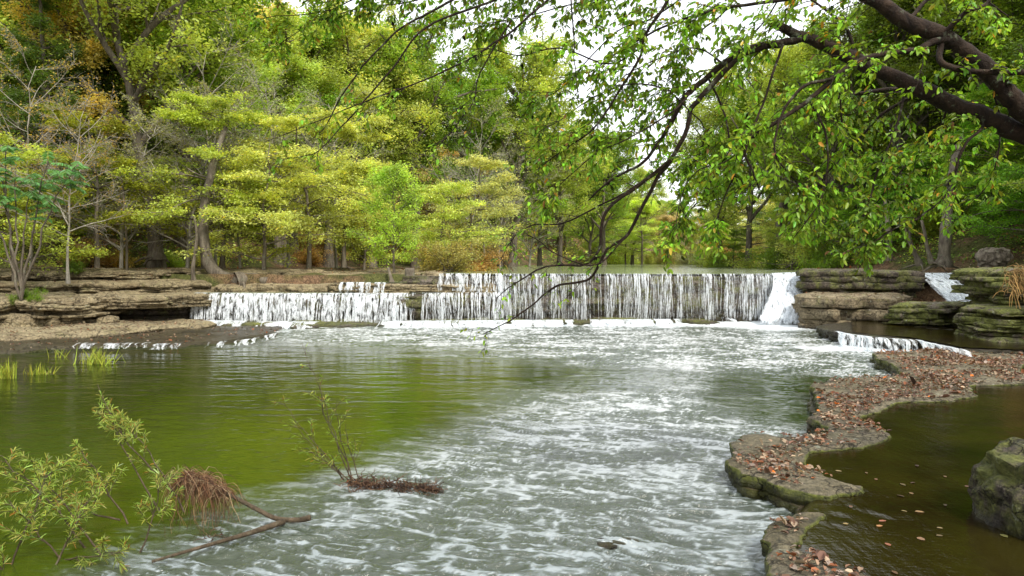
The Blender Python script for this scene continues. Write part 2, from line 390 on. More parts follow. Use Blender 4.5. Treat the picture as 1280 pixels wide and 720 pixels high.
fl = flow_mask(X, Y); flg = flow_mask(X, Y, True); fo = foam_mask(X, Y)
wx = X+.25*fbm(X*.6, Y*.6, 0, 3, 40); wy = Y+.3*fbm(X*.5, Y*.5, 1, 3, 41)
calmw = .0045*fbm(wx*1.1, wy*4.2, 0, 4, 42)*(.5+sstep(6, 18, Y)*.8)+.0018*vnoise(wx*6, wy*16, 0, 43)
diag = wy*.9+wx*.32
fw = .021*(1-np.abs(fbm(wx*1.3-wy*.3, diag*4.6, 0, 2, 44, g=.4))*2)+.017*(1-np.abs(vnoise(wx*3.2-wy*.8, diag*9.5, 0, 45))*2)+.010*fbm(wx*1.5, wy*1.5, 0, 2, 47)+.0085*(1-np.abs(vnoise(wx*8-wy*2, diag*19, 0, 46))*2)+.004*vnoise(wx*18, diag*36, 0, 48)
foamw = .05*fbm(X*2.2, Y*2.2, 0, 4, 47)+.03*np.abs(fbm(X*6, Y*6, 0, 3, 48))
rdg = lambda n_: np.maximum(1-np.abs(n_), 0)**6
crest = np.clip(.18+.40*rdg(1.7*fbm(wx*1.9-wy*.5, diag*8.5, 0, 2, 51, g=.4))+.40*rdg(1.4*vnoise(wx*4.6-wy*1.2, diag*18, 0, 52))+.3*fbm(wx*.9, wy*1.6, 5, 3, 49)+fw/.16, 0, 1); att = 1/(1+np.maximum(Y-14, 0)*.03)  # ridge lines that place the painted sky glints on the current
ripple = (.12+.88*fl)
rk = PZ(765, 682, 0); hump = .05*np.exp(-(((X-rk[0])/.28)**2+((Y-rk[1])/.12)**2))
Z = calmw*(1+.8*(1-fl))+fw*flg*att+foamw*fo*sstep(25, 29, Y)+hump
m = M('creek_water'); fa, ff = m.attr('flow'), m.attr('foam')
p3 = m.coord((1, 1, 1)); p2 = m.coord((.8, 2.4, 1), (0, 0, .3)); streak = m.noise(p2, 2.6, 7, .62, .8); fine = m.noise(m.coord((1, 2.2, 1), (0, 0, .25)), 13, 4, .6, .5)
big = m.noise(p3, .35, 3)
sx_ = m.n('ShaderNodeSeparateXYZ'); m.set(sx_.inputs[0], p3)
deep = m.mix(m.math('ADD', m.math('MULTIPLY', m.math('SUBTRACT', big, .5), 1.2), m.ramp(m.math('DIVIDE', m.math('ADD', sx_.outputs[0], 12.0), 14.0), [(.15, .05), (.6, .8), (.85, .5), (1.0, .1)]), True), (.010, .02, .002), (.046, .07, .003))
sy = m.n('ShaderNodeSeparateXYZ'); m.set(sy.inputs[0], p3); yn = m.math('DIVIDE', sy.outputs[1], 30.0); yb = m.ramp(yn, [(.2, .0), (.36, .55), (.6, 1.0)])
st2 = m.noise(m.coord((.55, 2.6, 1), (0, 0, .3)), 2.4, 8, .68, 1.6)
sm = m.math('ADD', m.math('MULTIPLY', streak, .5), m.math('MULTIPLY', st2, .5))
n3 = m.noise(m.coord((1, 2.6, 1), (0, 0, .3)), 7, 5, .7, 1.0)
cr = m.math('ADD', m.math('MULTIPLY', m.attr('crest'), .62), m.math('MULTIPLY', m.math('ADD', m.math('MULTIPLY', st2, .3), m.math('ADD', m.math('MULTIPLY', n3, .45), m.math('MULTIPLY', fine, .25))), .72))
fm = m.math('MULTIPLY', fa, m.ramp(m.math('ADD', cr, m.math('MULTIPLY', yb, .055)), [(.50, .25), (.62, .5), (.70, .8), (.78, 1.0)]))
sky_glint = m.mix(yb, (.25, .29, .30), (.60, .62, .62)); dk = m.mix(yb, (.022, .034, .024), (.09, .12, .085))  # sky reflections painted as pale streaks, darker reflections between, paler with distance
c = m.mix(fm, m.mix(m.math('MULTIPLY', fa, .6), deep, (.03, .04, .02)), m.mix(m.ramp(cr, [(.56, 0.0), (.66, .45), (.78, 1.0)]), dk, sky_glint))
bub = m.noise(m.coord((1, 1.6, 1)), 5.5, 8, .72)
fo_ = m.math('MULTIPLY', m.math('ADD', m.math('MULTIPLY', ff, 1.5), m.math('MULTIPLY', m.math('SUBTRACT', bub, .5), 2.6)), m.ramp(ff, [(.02, 0.0), (.3, 1.0)]), True)
c = m.mix(fo_, c, (.74, .79, .81))
rg = m.math('ADD', m.math('MULTIPLY', fo_, .5), .045)
h1 = m.bump(fine, .3, .04, m.bump(n3, .5, .06)); fl_b = m.n('ShaderNodeMix', data_type='VECTOR')
gN = m.n('ShaderNodeNewGeometry').outputs['Normal']; h0 = m.bump(m.noise(m.coord((1, 3.2, 1)), 5, 4, .5), .14, .03)
m.set(fl_b.inputs[0], fa); m.set(fl_b.inputs[4], h0); m.set(fl_b.inputs[5], h1)
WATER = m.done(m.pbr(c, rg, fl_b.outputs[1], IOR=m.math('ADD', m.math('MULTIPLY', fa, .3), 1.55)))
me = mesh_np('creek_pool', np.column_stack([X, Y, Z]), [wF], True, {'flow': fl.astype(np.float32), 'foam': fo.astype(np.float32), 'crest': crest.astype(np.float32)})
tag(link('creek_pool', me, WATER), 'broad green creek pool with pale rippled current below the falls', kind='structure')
# plain continuation of the same pool behind and beside the camera
sX, sY, sF = grid(np.linspace(-26, 26, 60), np.linspace(-25, 2.25, 30))
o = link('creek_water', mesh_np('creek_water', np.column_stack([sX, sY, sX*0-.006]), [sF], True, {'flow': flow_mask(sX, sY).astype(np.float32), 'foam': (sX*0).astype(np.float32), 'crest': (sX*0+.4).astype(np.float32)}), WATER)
tag(o, 'creek water running on downstream', kind='structure')

# still brown water: raised side pool, shelf, upstream water
m = M('side_pool_water'); pos = m.coord(); b = m.noise(pos, .8, 4); f = m.noise(m.coord((1, 2.4, 1), (0, 0, -.3)), 9, 4, .55, .4); s2 = m.noise(m.coord((3, 1, 1), (0, 0, .5)), 3.5, 5)
c = m.mix(m.ramp(b, [(.38, 0.0), (.6, 1.0)]), (.011, .007, .002), (.022, .018, .003))
SIDEWATER = m.done(m.pbr(c, .05, m.bump(f, .10, .03, m.bump(s2, .12, .05)), IOR=1.33))

# ------------------------------------------------------------------ right: zigzag ledge and raised pool
zt = .27
def out(pts, z): return [PZ(x, y, z)[:2] for x, y in pts]
ledge_px = [(1290, 436), (1215, 434), (1150, 437), (1092, 440), (1108, 452), (1134, 468), (1075, 470), (1022, 479), (1014, 495), (1018, 520), (1034, 537), (985, 539), (935, 541), (914, 549), (913, 570), (925, 590), (965, 598), (1005, 610), (1035, 618), (1082, 607),
            (1040, 590), (1016, 577), (1022, 564), (1060, 559), (1112, 550), (1119, 543), (1098, 531), (1078, 522), (1100, 512), (1128, 500), (1185, 497), (1215, 494), (1222, 478), (1290, 476)]
wet = lambda X, Y: -.07*sstep(-.15, .35, fbm(X*1.3, Y*1.3, 0, 4, 93))
slabA = slab('rock_ledge', out(ledge_px, zt), -.7, zt, 5, .07, .05, 5, LEDGEROCK, .10, top=.03, litter=520)
tag(slabA, 'zigzag grey rock ledge strewn with fallen leaves beside the side pool', 'rock ledge')
lb_px = [(1005, 632), (958, 642), (946, 662), (942, 700), (950, 740), (965, 900), (1150, 950), (1120, 740), (1075, 712), (1040, 690), (1003, 674), (1012, 650), (1030, 638)]
slabB = slab('rock_ledge', out(lb_px, zt), -.7, zt, 5, .06, .045, 9, LEDGEROCK, .08, top=.02, litter=520)
tag(slabB, 'nearest rock ledge with orange leaves at the bottom edge', 'rock ledge')
lip_px = [(1000, 612), (1040, 618), (1095, 606), (1110, 640), (1060, 680), (1000, 650), (1000, 630)]
slabC = slab('rock_ledge', out(lip_px, .1), -.7, .13, 3, .06, .06, 19, LEDGEROCK, .05, top=.02)
tag(slabC, 'low wet rock lip where the side pool spills between two ledges', 'rock ledge')
pool_px = [(1400, 455), (1290, 448), (1215, 470), (1150, 488), (1090, 497), (1055, 520), (1090, 545), (1040, 552), (985, 562), (980, 580), (1010, 596), (1040, 608), (1013, 628), (1002, 640), (985, 665), (1000, 700), (1010, 760), (1020, 1000), (1500, 1300), (2400, 900), (1900, 600)]
pool = np.array(out(pool_px, .2))
xs = np.arange(1.2, 14, .05); ysp = np.arange(2.6, 20.5, .05); pX, pY, pF = grid(xs, ysp)
sd = sdist(pool, pX, pY); pz = .205-.27*sstep(-.05, .32, sd)+.004*fbm(pX*2, pY*4, 0, 4, 61)
spill = np.exp(-(np.hypot(pX-PZ(1030, 640, .2)[0], pY-PZ(1030, 640, .2)[1])/.8)**2); pz = pz+spill*.012*fbm(pX*6+pY*4, pY*3, 0, 3, 62)
keep = (sd[pF] < .42).all(1) & (pX[pF] < Rfoot(pY[pF])+.6).all(1)
uF = pF[keep]; used = np.unique(uF); rm = np.full(len(pX), -1); rm[used] = np.arange(len(used))
o = link('side_pool', mesh_np('side_pool', np.column_stack([pX, pY, pz])[used], [rm[uF]], True), SIDEWATER)
tag(o, 'still brown side pool held behind the zigzag rock ledge', kind='structure')

# shelf with the low cascade below the big slabs
shelf_px = [(1040, 413), (1065, 418), (1100, 422), (1142, 425), (1150, 424), (1175, 431), (1206, 437), (1300, 440), (1300, 400), (1190, 398), (1060, 399), (1020, 408)]
sh = slab('rock_shelf', out(shelf_px, .36), -.6, .36, 4, .07, .1, 23, DAMROCK, .1, top=.02)
tag(sh, 'low dark rock shelf under a thin cascade, in front of the big slabs', 'rock shelf')
def sheet(name, poly, z, label, step=.12, mat=None, amp=.006):
    poly = np.array(poly); mn, mx = poly.min(0), poly.max(0); X_, Y_, F_ = grid(np.arange(mn[0], mx[0], step), np.arange(mn[1], mx[1], step))
    k = (sdist(poly, X_, Y_)[F_] < 0).all(1); F_ = F_[k]; u = np.unique(F_); r = np.full(len(X_), -1); r[u] = np.arange(len(u))
    o = link(name, mesh_np(name, np.column_stack([X_, Y_, z+amp*fbm(X_*2, Y_*3, 0, 3, 70)])[u], [r[F_]], True), mat or SIDEWATER)
    return tag(o, label, kind='structure')
sheet('shelf_water', out([(1062, 415), (1100, 419), (1142, 422), (1204, 434), (1300, 438), (1300, 398), (1190, 396), (1062, 397)], .39), .385, 'thin sheet of olive water over the low shelf')

# ------------------------------------------------------------------ big slabs right of the falls
def boxpoly(x0, x1, y0, y1, j=.0): return [(x0, y0), (x0+(x1-x0)*.33, y0-j), (x0+(x1-x0)*.7, y0+j*.4), (x1, y0+j*.6), (x1+j, (y0+y1)/2), (x1, y1), (x0, y1), (x0-j, (y0+y1)/2)]
s = slab('rock_slab', [(10.9, 27.4), (11.7, 26.2), (13.2, 25.9), (14.8, 26.4), (15.2, 29), (12.6, 29.8), (11.3, 29.0)], -.5, 1.32, 4, .2, .12, 31, rock_mat('tan_brown_sandstone', .3, 1.15, .8), .3, (.0, .0), .05, litter=25)
tag(s, 'large brown overhanging rock slab at the right end of the falls, beneath another slab', 'rock slab')
s = slab('rock_slab', [(11.6, 28.7), (13, 27.9), (15.2, 27.7), (16.2, 28.2), (16.4, 31), (13.5, 32), (12.7, 31)], 1.2, 2.2, 3, .16, .12, 33, rock_mat('dark_mossy_sandstone', .7, .95, .42), .25, (-.01, 0), .04, litter=20)
tag(s, 'dark mossy rock slab stacked on top of the brown slab', 'rock slab')
s = slab('mossy_boulder', [(13.15, 24.3), (14.0, 23.5), (15.1, 23.5), (15.7, 24.4), (15.5, 25.5), (14, 25.7), (13.2, 25.2)], .2, 1.13, 4, .2, .1, 35, MOSSROCK, .2, (0, -.05), .05, litter=90)
tag(s, 'squat mossy boulder with leaves on its flat top before the chute', 'boulder')
# layered mossy bank stack at the right edge
bank = [(-.3, .5, 12.6, 18.9), (.45, .9, 12.85, 19.1), (.85, 1.3, 13.1, 19.3), (1.25, 1.7, 13.9, 19.8), (1.65, 2.35, 13.75, 20.1)]
bk = thing('layered_rock_bank', (14, 20.5, 0), 'mossy layered rock bank with hanging tan roots at the right edge', 'rock bank')
for k, (a, b, x0, y0) in enumerate(bank):
    s = slab('rock_layer', [(x0+.5, y0+.4), (x0+1.6, y0-.2), (x0+3.2, y0-.6), (x0+5.5, y0-.9), (x0+6, y0+5), (x0+2.6, y0+4.5), (x0+.9, y0+3.0), (x0+.2, y0+1.6)], a, b, 3, .2, .1, 41+k, MOSSROCK, .3, (0, 0), .04, litter=15 if k == 4 else 0)
    s.parent = bk; s.matrix_parent_inverse = bk.matrix_world.inverted() if False else s.matrix_parent_inverse
    s.location = (-14, -20.5, 0)
# dangling roots and dried grass on the bank
rng = np.random.default_rng(5); g = Geo(); n = 520
p0 = np.column_stack([rng.uniform(13.7, 16, n), np.zeros(n), rng.uniform(1.7, 2.45, n)]); p0[:, 1] = np.interp(p0[:, 0], [13.6, 15, 16.5], [20.2, 19.5, 19.2])+rng.normal(0, .12, n)-.15
Pn = grow(p0, np.column_stack([rng.normal(0, .5, n), rng.normal(-.7, .3, n), rng.normal(.2, .3, n)]), rng.uniform(.3, .9, n), 7, .55, .18, rng)
tubes(g, Pn, np.linspace(.014, .005, 7)[None]*np.ones((n, 1)), 3, np.repeat(np.clip(np.array([[.42, .26, .09]])*(1+rng.normal(0, .3, (n, 1))), .02, .9), 21, 0))
DRYMAT = leaf_mat('dry_stalk_material', False, .2, .7)
o = link('root_fringe', g.mesh('root_fringe', color=True), DRYMAT, bk); o.location = (-14, -20.5, 0)

# near boulder at the right edge
def boulder(name, c, r, seed, mat, sub=5, amp=.22, strat=.0):
    import bmesh
    bm = bmesh.new(); bmesh.ops.create_icosphere(bm, subdivisions=sub, radius=1)
    V = np.array([v.co[:] for v in bm.verts]); n = V.copy()
    d = 1+amp*fbm(n[:, 0]*1.3, n[:, 1]*1.3, n[:, 2]*1.3+seed, 5, seed)+amp*.7*np.abs(fbm(n[:, 0]*3, n[:, 1]*3, n[:, 2]*3, 4, seed+2))-amp*.35*np.abs(vnoise(n[:, 0]*2.2, n[:, 1]*2.2, n[:, 2]*4, seed+4))
    q = np.sign(V)*np.abs(V)**.8
    V = q*d[:, None]*np.array(r)+np.array(c)
    for v, co in zip(bm.verts, V): v.co = co
    me = bpy.data.meshes.new(name); bm.to_mesh(me); bm.free()
    return link(name, me, mat)
c = PZ(1275, 655, .2)
tag(boulder('boulder', (c[0]+.46, c[1]-.05, .30), (.68, .6, .62), 4, rock_mat('lichen_rock', .8, .95, .34, .3), 6, .34), 'lichen spotted boulder at the right edge standing in the side pool', 'boulder')

# ------------------------------------------------------------------ the dam
def wall(name, x0, x1, z0, z1, y, seed, label, cat):
    X_, Z_, F_ = grid(np.arange(x0, x1, .07), np.arange(z0, z1+.01, .06))
    st = vnoise(X_*.3, Z_*5, 0, seed)*.12; yy = y+.18*fbm(X_*.8, Z_*2.5, 0, 5, seed+1)+st+.12*(Z_-z0)*-.3
    nx_ = len(np.arange(x0, x1, .07)); top = np.arange(len(X_)-nx_, len(X_))
    V = np.column_stack([X_, yy, Z_]); V2 = V[top].copy(); V2[:, 1] += 1.6; V3 = V2.copy(); V3[:, 2] -= .0
    k = len(V); V = np.vstack([V, V2]); q = np.stack([top[:-1], top[1:], k+np.arange(1, nx_), k+np.arange(nx_-1)], 1)
    return tag(link(name, mesh_np(name, V, [F_, q]), DAMROCK), label, cat)
wall('dam_ledge', -4.6, 12, -.6, 1.97, 30.35, 51, 'long dark rock dam behind the thin water curtain', 'rock dam')
s = slab('tier_ledge', [(-13.4, 30.0), (-12.6, 29.2), (-9.5, 28.9), (-6.5, 28.9), (-3.9, 29.1), (-2.2, 29.35), (-1.2, 29.7), (-1.2, 32), (-13.4, 32)], -.6, 1.2, 5, .14, .12, 53, DAMROCK, .25, top=.03)
tag(s, 'middle rock tier of the dam under the dense left cascade', 'rock tier')
s = slab('tier_ledge', [(-7.6, 30.2), (-6.8, 29.8), (-5.4, 29.7), (-4.5, 29.8), (-3.0, 30.0), (-1.6, 30.1), (-1.2, 30.4), (-1.2, 32.5), (-8, 32.5)], 1.1, 1.62, 3, .12, .1, 54, ROCK, .25, top=.03)
tag(s, 'brown rock step above the left cascade near the stump', 'rock tier')
s = slab('base_ledge', [(-14.5, 27.4), (-9, 27.4), (-5.4, 27.9), (-2.0, 28.0), (2, 28.5), (6.2, 28.9), (8.5, 29.2), (8.5, 31), (-14.5, 31)], -.6, .14, 2, .2, .12, 55, MOSSROCK, .5, top=.06)
tag(s, 'low mossy foot ledge awash at the base of the falls', 'rock ledge')
# upstream water
upp = [(-13.5, 30.3), (-2, 30.42), (11.5, 30.42), (17, 30.2), (21.5, 31.5), (24, 45), (34, 72), (52, 112), (40, 118), (14, 108), (-2, 80), (-4, 55), (-3, 38), (-4.5, 32.5), (-13, 31.6)]
m = M('upstream_water'); f = m.noise(m.coord((1, 2.5, 1)), 4, 4)
UPWATER = m.done(m.pbr((.22, .25, .14), .12, m.bump(f, .25, .06), IOR=1.35))
sheet('upstream_water', [(x, y) for x, y in upp if True][1:-1], 2.0, 'quiet water held behind the dam', .3, UPWATER, .01)
sheet('tier_water', [(-13, 29.6), (-12, 29.25), (-6.5, 29.1), (-2.5, 29.6), (-1.4, 30.1), (-1.4, 31.5), (-13, 31.5)], 1.235, 'thin water sliding over the middle tier', .12, UPWATER, .01)
sheet('upper_tier_water', [(-7.3, 30.1), (-5.4, 29.85), (-1.4, 30.3), (-1.4, 33), (-8, 33)], 1.66, 'thin water on the upper step', .12, UPWATER, .01)

# ------------------------------------------------------------------ falling water
def fall_mat(name, lo, hi, sx=14, sz=1.3, tint=(.9, .94, .97)):
    m = M(name); a = m.noise(m.coord((sx, sx*.3, sz)), 1.0, 6, .62, .2); b = m.noise(m.coord((30, 10, 9)), 1.0, 3, .6)
    mix = m.math('ADD', m.math('MULTIPLY', a, .7), m.math('MULTIPLY', b, .3))
    al = m.ramp(mix, [(lo, .0), (hi, .95)])
    d = m.pbr(tint, .35, m.bump(a, .5, .05), spec=.6)
    tl = m.n('ShaderNodeBsdfTranslucent'); tl.inputs[0].default_value = (*tint, 1)
    m1 = m.n('ShaderNodeMixShader'); m1.inputs[0].default_value = .35; m.set(m1.inputs[1], d); m.set(m1.inputs[2], tl.outputs[0])
    tp = m.n('ShaderNodeBsdfTransparent'); m2 = m.n('ShaderNodeMixShader'); m.set(m2.inputs[0], al); m.set(m2.inputs[1], tp.outputs[0]); m.set(m2.inputs[2], m1.outputs[0])
    return m.done(m2.outputs[0])
FALL_THIN = fall_mat('thin_falling_water', .45, .63)
FALL_DENSE = fall_mat('dense_falling_water', .42, .62, 9, 3.2)
FALL_WHITE = fall_mat('white_water', .36, .56, 7, 3.5, (.86, .9, .93))
def falls(name, crest, drop, n, wr, throw, seed, mat, label, start=.0, spread=.0, dens=None, back=.35, K=16, zfn=None, sub=0):
    rng = np.random.default_rng(seed); cr = resample(crest, .05, False)
    u = rng.random(n*3)
    if dens is not None:
        w = dens(np.interp(u, np.linspace(0, 1, len(cr)), cr[:, 0])); u = u[rng.random(len(u)) < w]
    u = u[:n]; n = len(u); c = np.stack([np.interp(u, np.linspace(0, 1, len(cr)), cr[:, k]) for k in range(3)], 1)
    W = rng.uniform(*wr, n)*rng.choice([.6, 1, 1, 1.7], n); th = throw*rng.uniform(.6, 1.4, n)
    st = np.where(rng.random(n) < start, rng.uniform(0, .5, n), 0); t = np.linspace(0, 1, K)
    dr = drop*rng.uniform(.9, 1.03, n)
    P = np.zeros((n, K, 3)); ph = rng.uniform(0, 9, n)
    for k in range(K):
        if k == 0: q = c+np.array([0, back, .015]); 
        elif k == 1: q = c+np.array([0, .04, .012])
        else:
            tt = st+(1-st)*((k-1)/(K-2)); q = c.copy(); q[:, 2] -= dr*tt; q[:, 1] -= th*np.sqrt(tt)+.02
            q[:, 0] += .03*np.sin(tt*4+ph)+spread*tt*rng.normal(0, 1)
            if zfn: q = zfn(q, tt)
        P[:, k] = q
    P[:, :, 0] += (np.cumsum(rng.normal(0, .006, (n, K)), 1))
    wk = W[:, None]*(1+.35*np.sin(t[None]*9+ph[:, None]))*(1-.25*t[None])*rng.uniform(.75, 1.25, (n, K))*.5
    wk[:, 0:2] = W[:, None]*.5; 
    side = np.array([1., 0, 0]); V = np.stack([P-side*wk[..., None], P+np.array([0, -.012, 0]), P+side*wk[..., None]], 2)
    i = (np.arange(n)[:, None, None]*K+np.arange(K-1)[None, :, None])*3+np.arange(2)[None, None]
    Fq = np.stack([i, i+1, i+4, i+3], -1).reshape(-1, 4)
    o = link(name, mesh_np(name, V.reshape(-1, 3), [Fq], True), mat)
    return tag(o, label, 'froth' if name == 'froth' else 'waterfall', kind='stuff' if name == 'froth' else None)
dn = lambda x: np.clip(.38+.75*fbm(x*1.1, x*0, 0, 3, 81)+.5*vnoise(x*5, 0, 0, 82)+.9*np.exp(-((x-7.05)/.12)**2)+.9*np.exp(-((x-8.95)/.1)**2)+.35*sstep(2.5, 0, x), .05, 1)
falls('waterfall', [(-.6, 30.15, 2.01), (4, 30.15, 2.01), (10.9, 30.15, 2.01)], 1.95, 640, (.011, .032), .22, 82, FALL_THIN, 'long thin curtain of separate water threads over the dark dam', .06, 0, dn)
falls('water_veil', [(-.6, 30.2, 2.005), (10.9, 30.2, 2.005)], 1.95, 46, (.15, .5), .12, 182, fall_mat('veil_water', .5, .8, 16, .9, (.8, .85, .86)), 'faint broad veils of water behind the threads of the long curtain', .0, 0)
falls('waterfall', [(-12.9, 29.15, 1.25), (-9.5, 28.85, 1.25), (-6.5, 28.85, 1.25), (-4.1, 29.0, 1.25)], 1.15, 480, (.028, .075), .3, 83, FALL_DENSE, 'dense white cascade over the left lower tier', .1, 0)
falls('waterfall', [(-4.1, 29.0, 1.25), (-2.2, 29.25, 1.25), (-1.1, 29.6, 1.25), (-.4, 30.0, 1.25)], 1.15, 170, (.018, .05), .15, 84, FALL_THIN, 'thinner broken cascade between the left cascade and the long curtain', .2, 0)
falls('waterfall', [(-7.2, 30.0, 1.66), (-6.0, 29.65, 1.66), (-5.2, 29.6, 1.66)], .42, 45, (.04, .1), .1, 85, FALL_DENSE, 'small white fall on the upper left step beside the stump', .1, 0)
falls('waterfall', [(-3.1, 30.1, 2.02), (-2.0, 30.1, 2.02), (-.4, 30.15, 2.02)], .75, 80, (.03, .08), .15, 86, FALL_DENSE, 'short bright fall on the upper step left of the long curtain', .1, 0)
falls('froth', [(-12.5, 28.0, .22), (-8, 27.6, .2), (-3, 28.0, .2), (3, 28.5, .2), (9, 29.0, .2)], .25, 330, (.05, .25), .45, 87, FALL_WHITE, 'low white froth tumbling off the foot ledge', .1, 0, lambda x: sstep(-.25, .25, fbm(x*.7, 0, 0, 3, 99)))
def chute(q, tt): q[:, 1] -= 1.2*tt; q[:, 0] -= 1.05*tt**1.3; return q
falls('waterfall', [(10.9, 30.1, 2.03), (11.6, 30.0, 2.06), (12.4, 29.9, 2.08)], 1.95, 190, (.05, .13), .35, 88, FALL_DENSE, 'full white chute pouring beside the big slabs', .05, 0, zfn=chute)
def chute2(q, tt): q[:, 1] -= 2.8*tt; q[:, 0] -= .5*tt; return q
falls('waterfall', [(16.9, 29.8, 2.05), (18, 29.8, 2.05), (19.6, 29.6, 2.05)], 1.35, 230, (.05, .15), .5, 89, FALL_DENSE, 'blue white chute sliding behind the mossy boulder at right', .05, 0, zfn=chute2)
s = slab('rock_slab', [(15.8, 26.5), (17.5, 26.2), (20.5, 26.4), (22, 29), (22, 31), (16.2, 31)], -.3, .5, 4, .15, .15, 91, DAMROCK, .2, (.0, .05), .05)
tag(s, 'sloping wet rock under the right chute', 'rock slab')
cl = [PZ(x, y, .4) for x, y in [(1048, 415), (1066, 419), (1100, 423), (1142, 426)]]
falls('waterfall', cl, .4, 110, (.03, .07), .14, 92, FALL_DENSE, 'low lacy cascade over the shelf in front of the slabs', .1, 0, back=.2)
cl = [PZ(x, y, .4) for x, y in [(1150, 426), (1175, 432), (1206, 438)]]
falls('waterfall', cl, .42, 70, (.03, .08), .3, 93, FALL_DENSE, 'small white cascade right of the lacy one, by the leafy ledge', .1, 0, back=.2)
for k, (xa, ya, xb, yb, lab) in enumerate([(155, 408, 235, 406, 'narrow white spill over the upper lip of the left bank slab'), (95, 430, 190, 429, 'faint white spill over the lowest lip of the left bank')]):
    cl = [PZ(xa, ya, .2), PZ((xa+xb)/2, (ya+yb)/2+1, .2), PZ(xb, yb, .2)]
    falls('froth', cl, .12, 22, (.03, .08), .08, 95+k, FALL_DENSE, lab, .1, 0, back=.2)

falls('froth', [PZ(x, y, .18) for x, y in [(190, 431), (240, 430), (275, 428), (310, 425), (345, 417)]], .13, 42, (.03, .09), .12, 98, FALL_DENSE, 'thin line of froth spilling off the edge of the left bank slab', .1, 0, lambda x: sstep(-.3, .3, fbm(x*1.3, 0, 0, 3, 98)), back=.2)
# ------------------------------------------------------------------ left bank rocks
s = slab('bank_slab', out([(-120, 444), (0, 438), (90, 433), (200, 431), (270, 428), (325, 422), (345, 415)], .1)+[(-9, 28.4), (-13, 29), (-28, 29), (-30, 20)], -.6, .1, 2, .15, .14, 101, LEDGEROCK, .25, top=.045, litter=30)
tag(s, 'flat wet rock slab along the waterline of the left bank', 'rock slab')
s = slab('bank_slab', out([(-120, 426), (0, 421), (105, 417), (170, 409), (240, 406), (270, 404)], .28)+[(-11.5, 29), (-28, 29.5), (-30, 22)], -.2, .28, 2, .2, .12, 102, ROCK, .3, top=.05, litter=40)
tag(s, 'second low step of flat rock on the left bank', 'rock slab')
s = slab('bank_block', [(-20.5, 25.2), (-18.2, 24.7), (-16.6, 25.0), (-15.7, 26.0), (-15.2, 27.4), (-15.6, 30), (-28, 30), (-28, 25.6), (-23, 25.8)], .1, 1.25, 6, .26, .11, 103, ROCK, .4, (-.0, .0), .07, litter=8)
tag(s, 'jagged layered rock block at the far left of the bank', 'rock block')
s = slab('overhang_ledge', [(-16.4, 26.8), (-14.5, 26.6), (-13.0, 27.4), (-12.2, 28.6), (-12.6, 31), (-17, 31)], .82, 1.27, 3, .13, .11, 104, ROCK, .25, (0, 0), .05, litter=8)
tag(s, 'tan rock ledge jutting over a dark hollow beside the left cascade', 'rock ledge')
s = slab('hollow_rock', [(-16.4, 28.3), (-14.5, 28.2), (-13.0, 28.8), (-12.6, 31), (-17, 31)], -.2, .83, 4, .12, .14, 105, DAMROCK, .2, top=.03)
tag(s, 'dark recessed rock under the jutting ledge', 'rock ledge')
s = slab('upper_ledge', [(-26, 28.2), (-21, 28.2), (-17.8, 28.6), (-14.5, 29.6), (-12.2, 31), (-11.5, 32.5), (-14, 35), (-26, 35)], 1.15, 1.72, 4, .26, .13, 106, ROCK, .5, (0, 0), .06, litter=14)
tag(s, 'long layered ledge of the left bank above the hollow', 'rock ledge')
s = slab('upper_ledge', [(-27, 29.6), (-22, 29.5), (-18.0, 30.0), (-14.2, 31.2), (-10.5, 32.6), (-9, 34.5), (-13, 37), (-27, 37)], 1.6, 2.18, 4, .24, .13, 107, ROCK, .5, (0, 0), .06, litter=22)
tag(s, 'top rock ledge of the left bank below the trees', 'rock ledge')
s = slab('terrace_rock', [(-12.9, 30.6), (-10, 30.5), (-7.4, 30.4), (-7.2, 33.4), (-12.9, 33.6)], .9, 1.62, 3, .2, .12, 110, ROCK, .3, (0, .06), .05, litter=30)
tag(s, 'leafy rock step between the left cascade and the wooded terrace', 'rock terrace')
s = slab('terrace_rock', [(-12, 32.6), (-8, 32.2), (-4.8, 32.6), (-3.5, 34), (-3, 38), (-5, 42), (-14, 42)], 1.5, 2.05, 3, .2, .16, 108, ROCK, .5, (0, 0.01), .05, litter=30)
tag(s, 'flat pinkish rock terrace with trees upstream of the left cascade', 'rock terrace')
for k, (px, py, z, r, lab) in enumerate([(25, 410, .2, (.75, .5, .35), 'rounded grey boulder on the low left slab'), (60, 408, .2, (.5, .4, .3), 'smaller grey boulder right of the rounded one'), (135, 404, .25, (.4, .3, .2), 'small flat stone at the foot of the jutting ledge'), (545, 352, 1.65, (.6, .45, .3), 'brown stone on the upper step by the stump'), (610, 365, 1.25, (.45, .4, .3), 'dark stone showing in the thin cascade')]):
    c = PZ(px, py, z); tag(boulder('bank_stone', (c[0], c[1], z+r[2]*.4), r, 60+k, ROCK, 4), lab, 'rock', 'loose rocks by the falls')

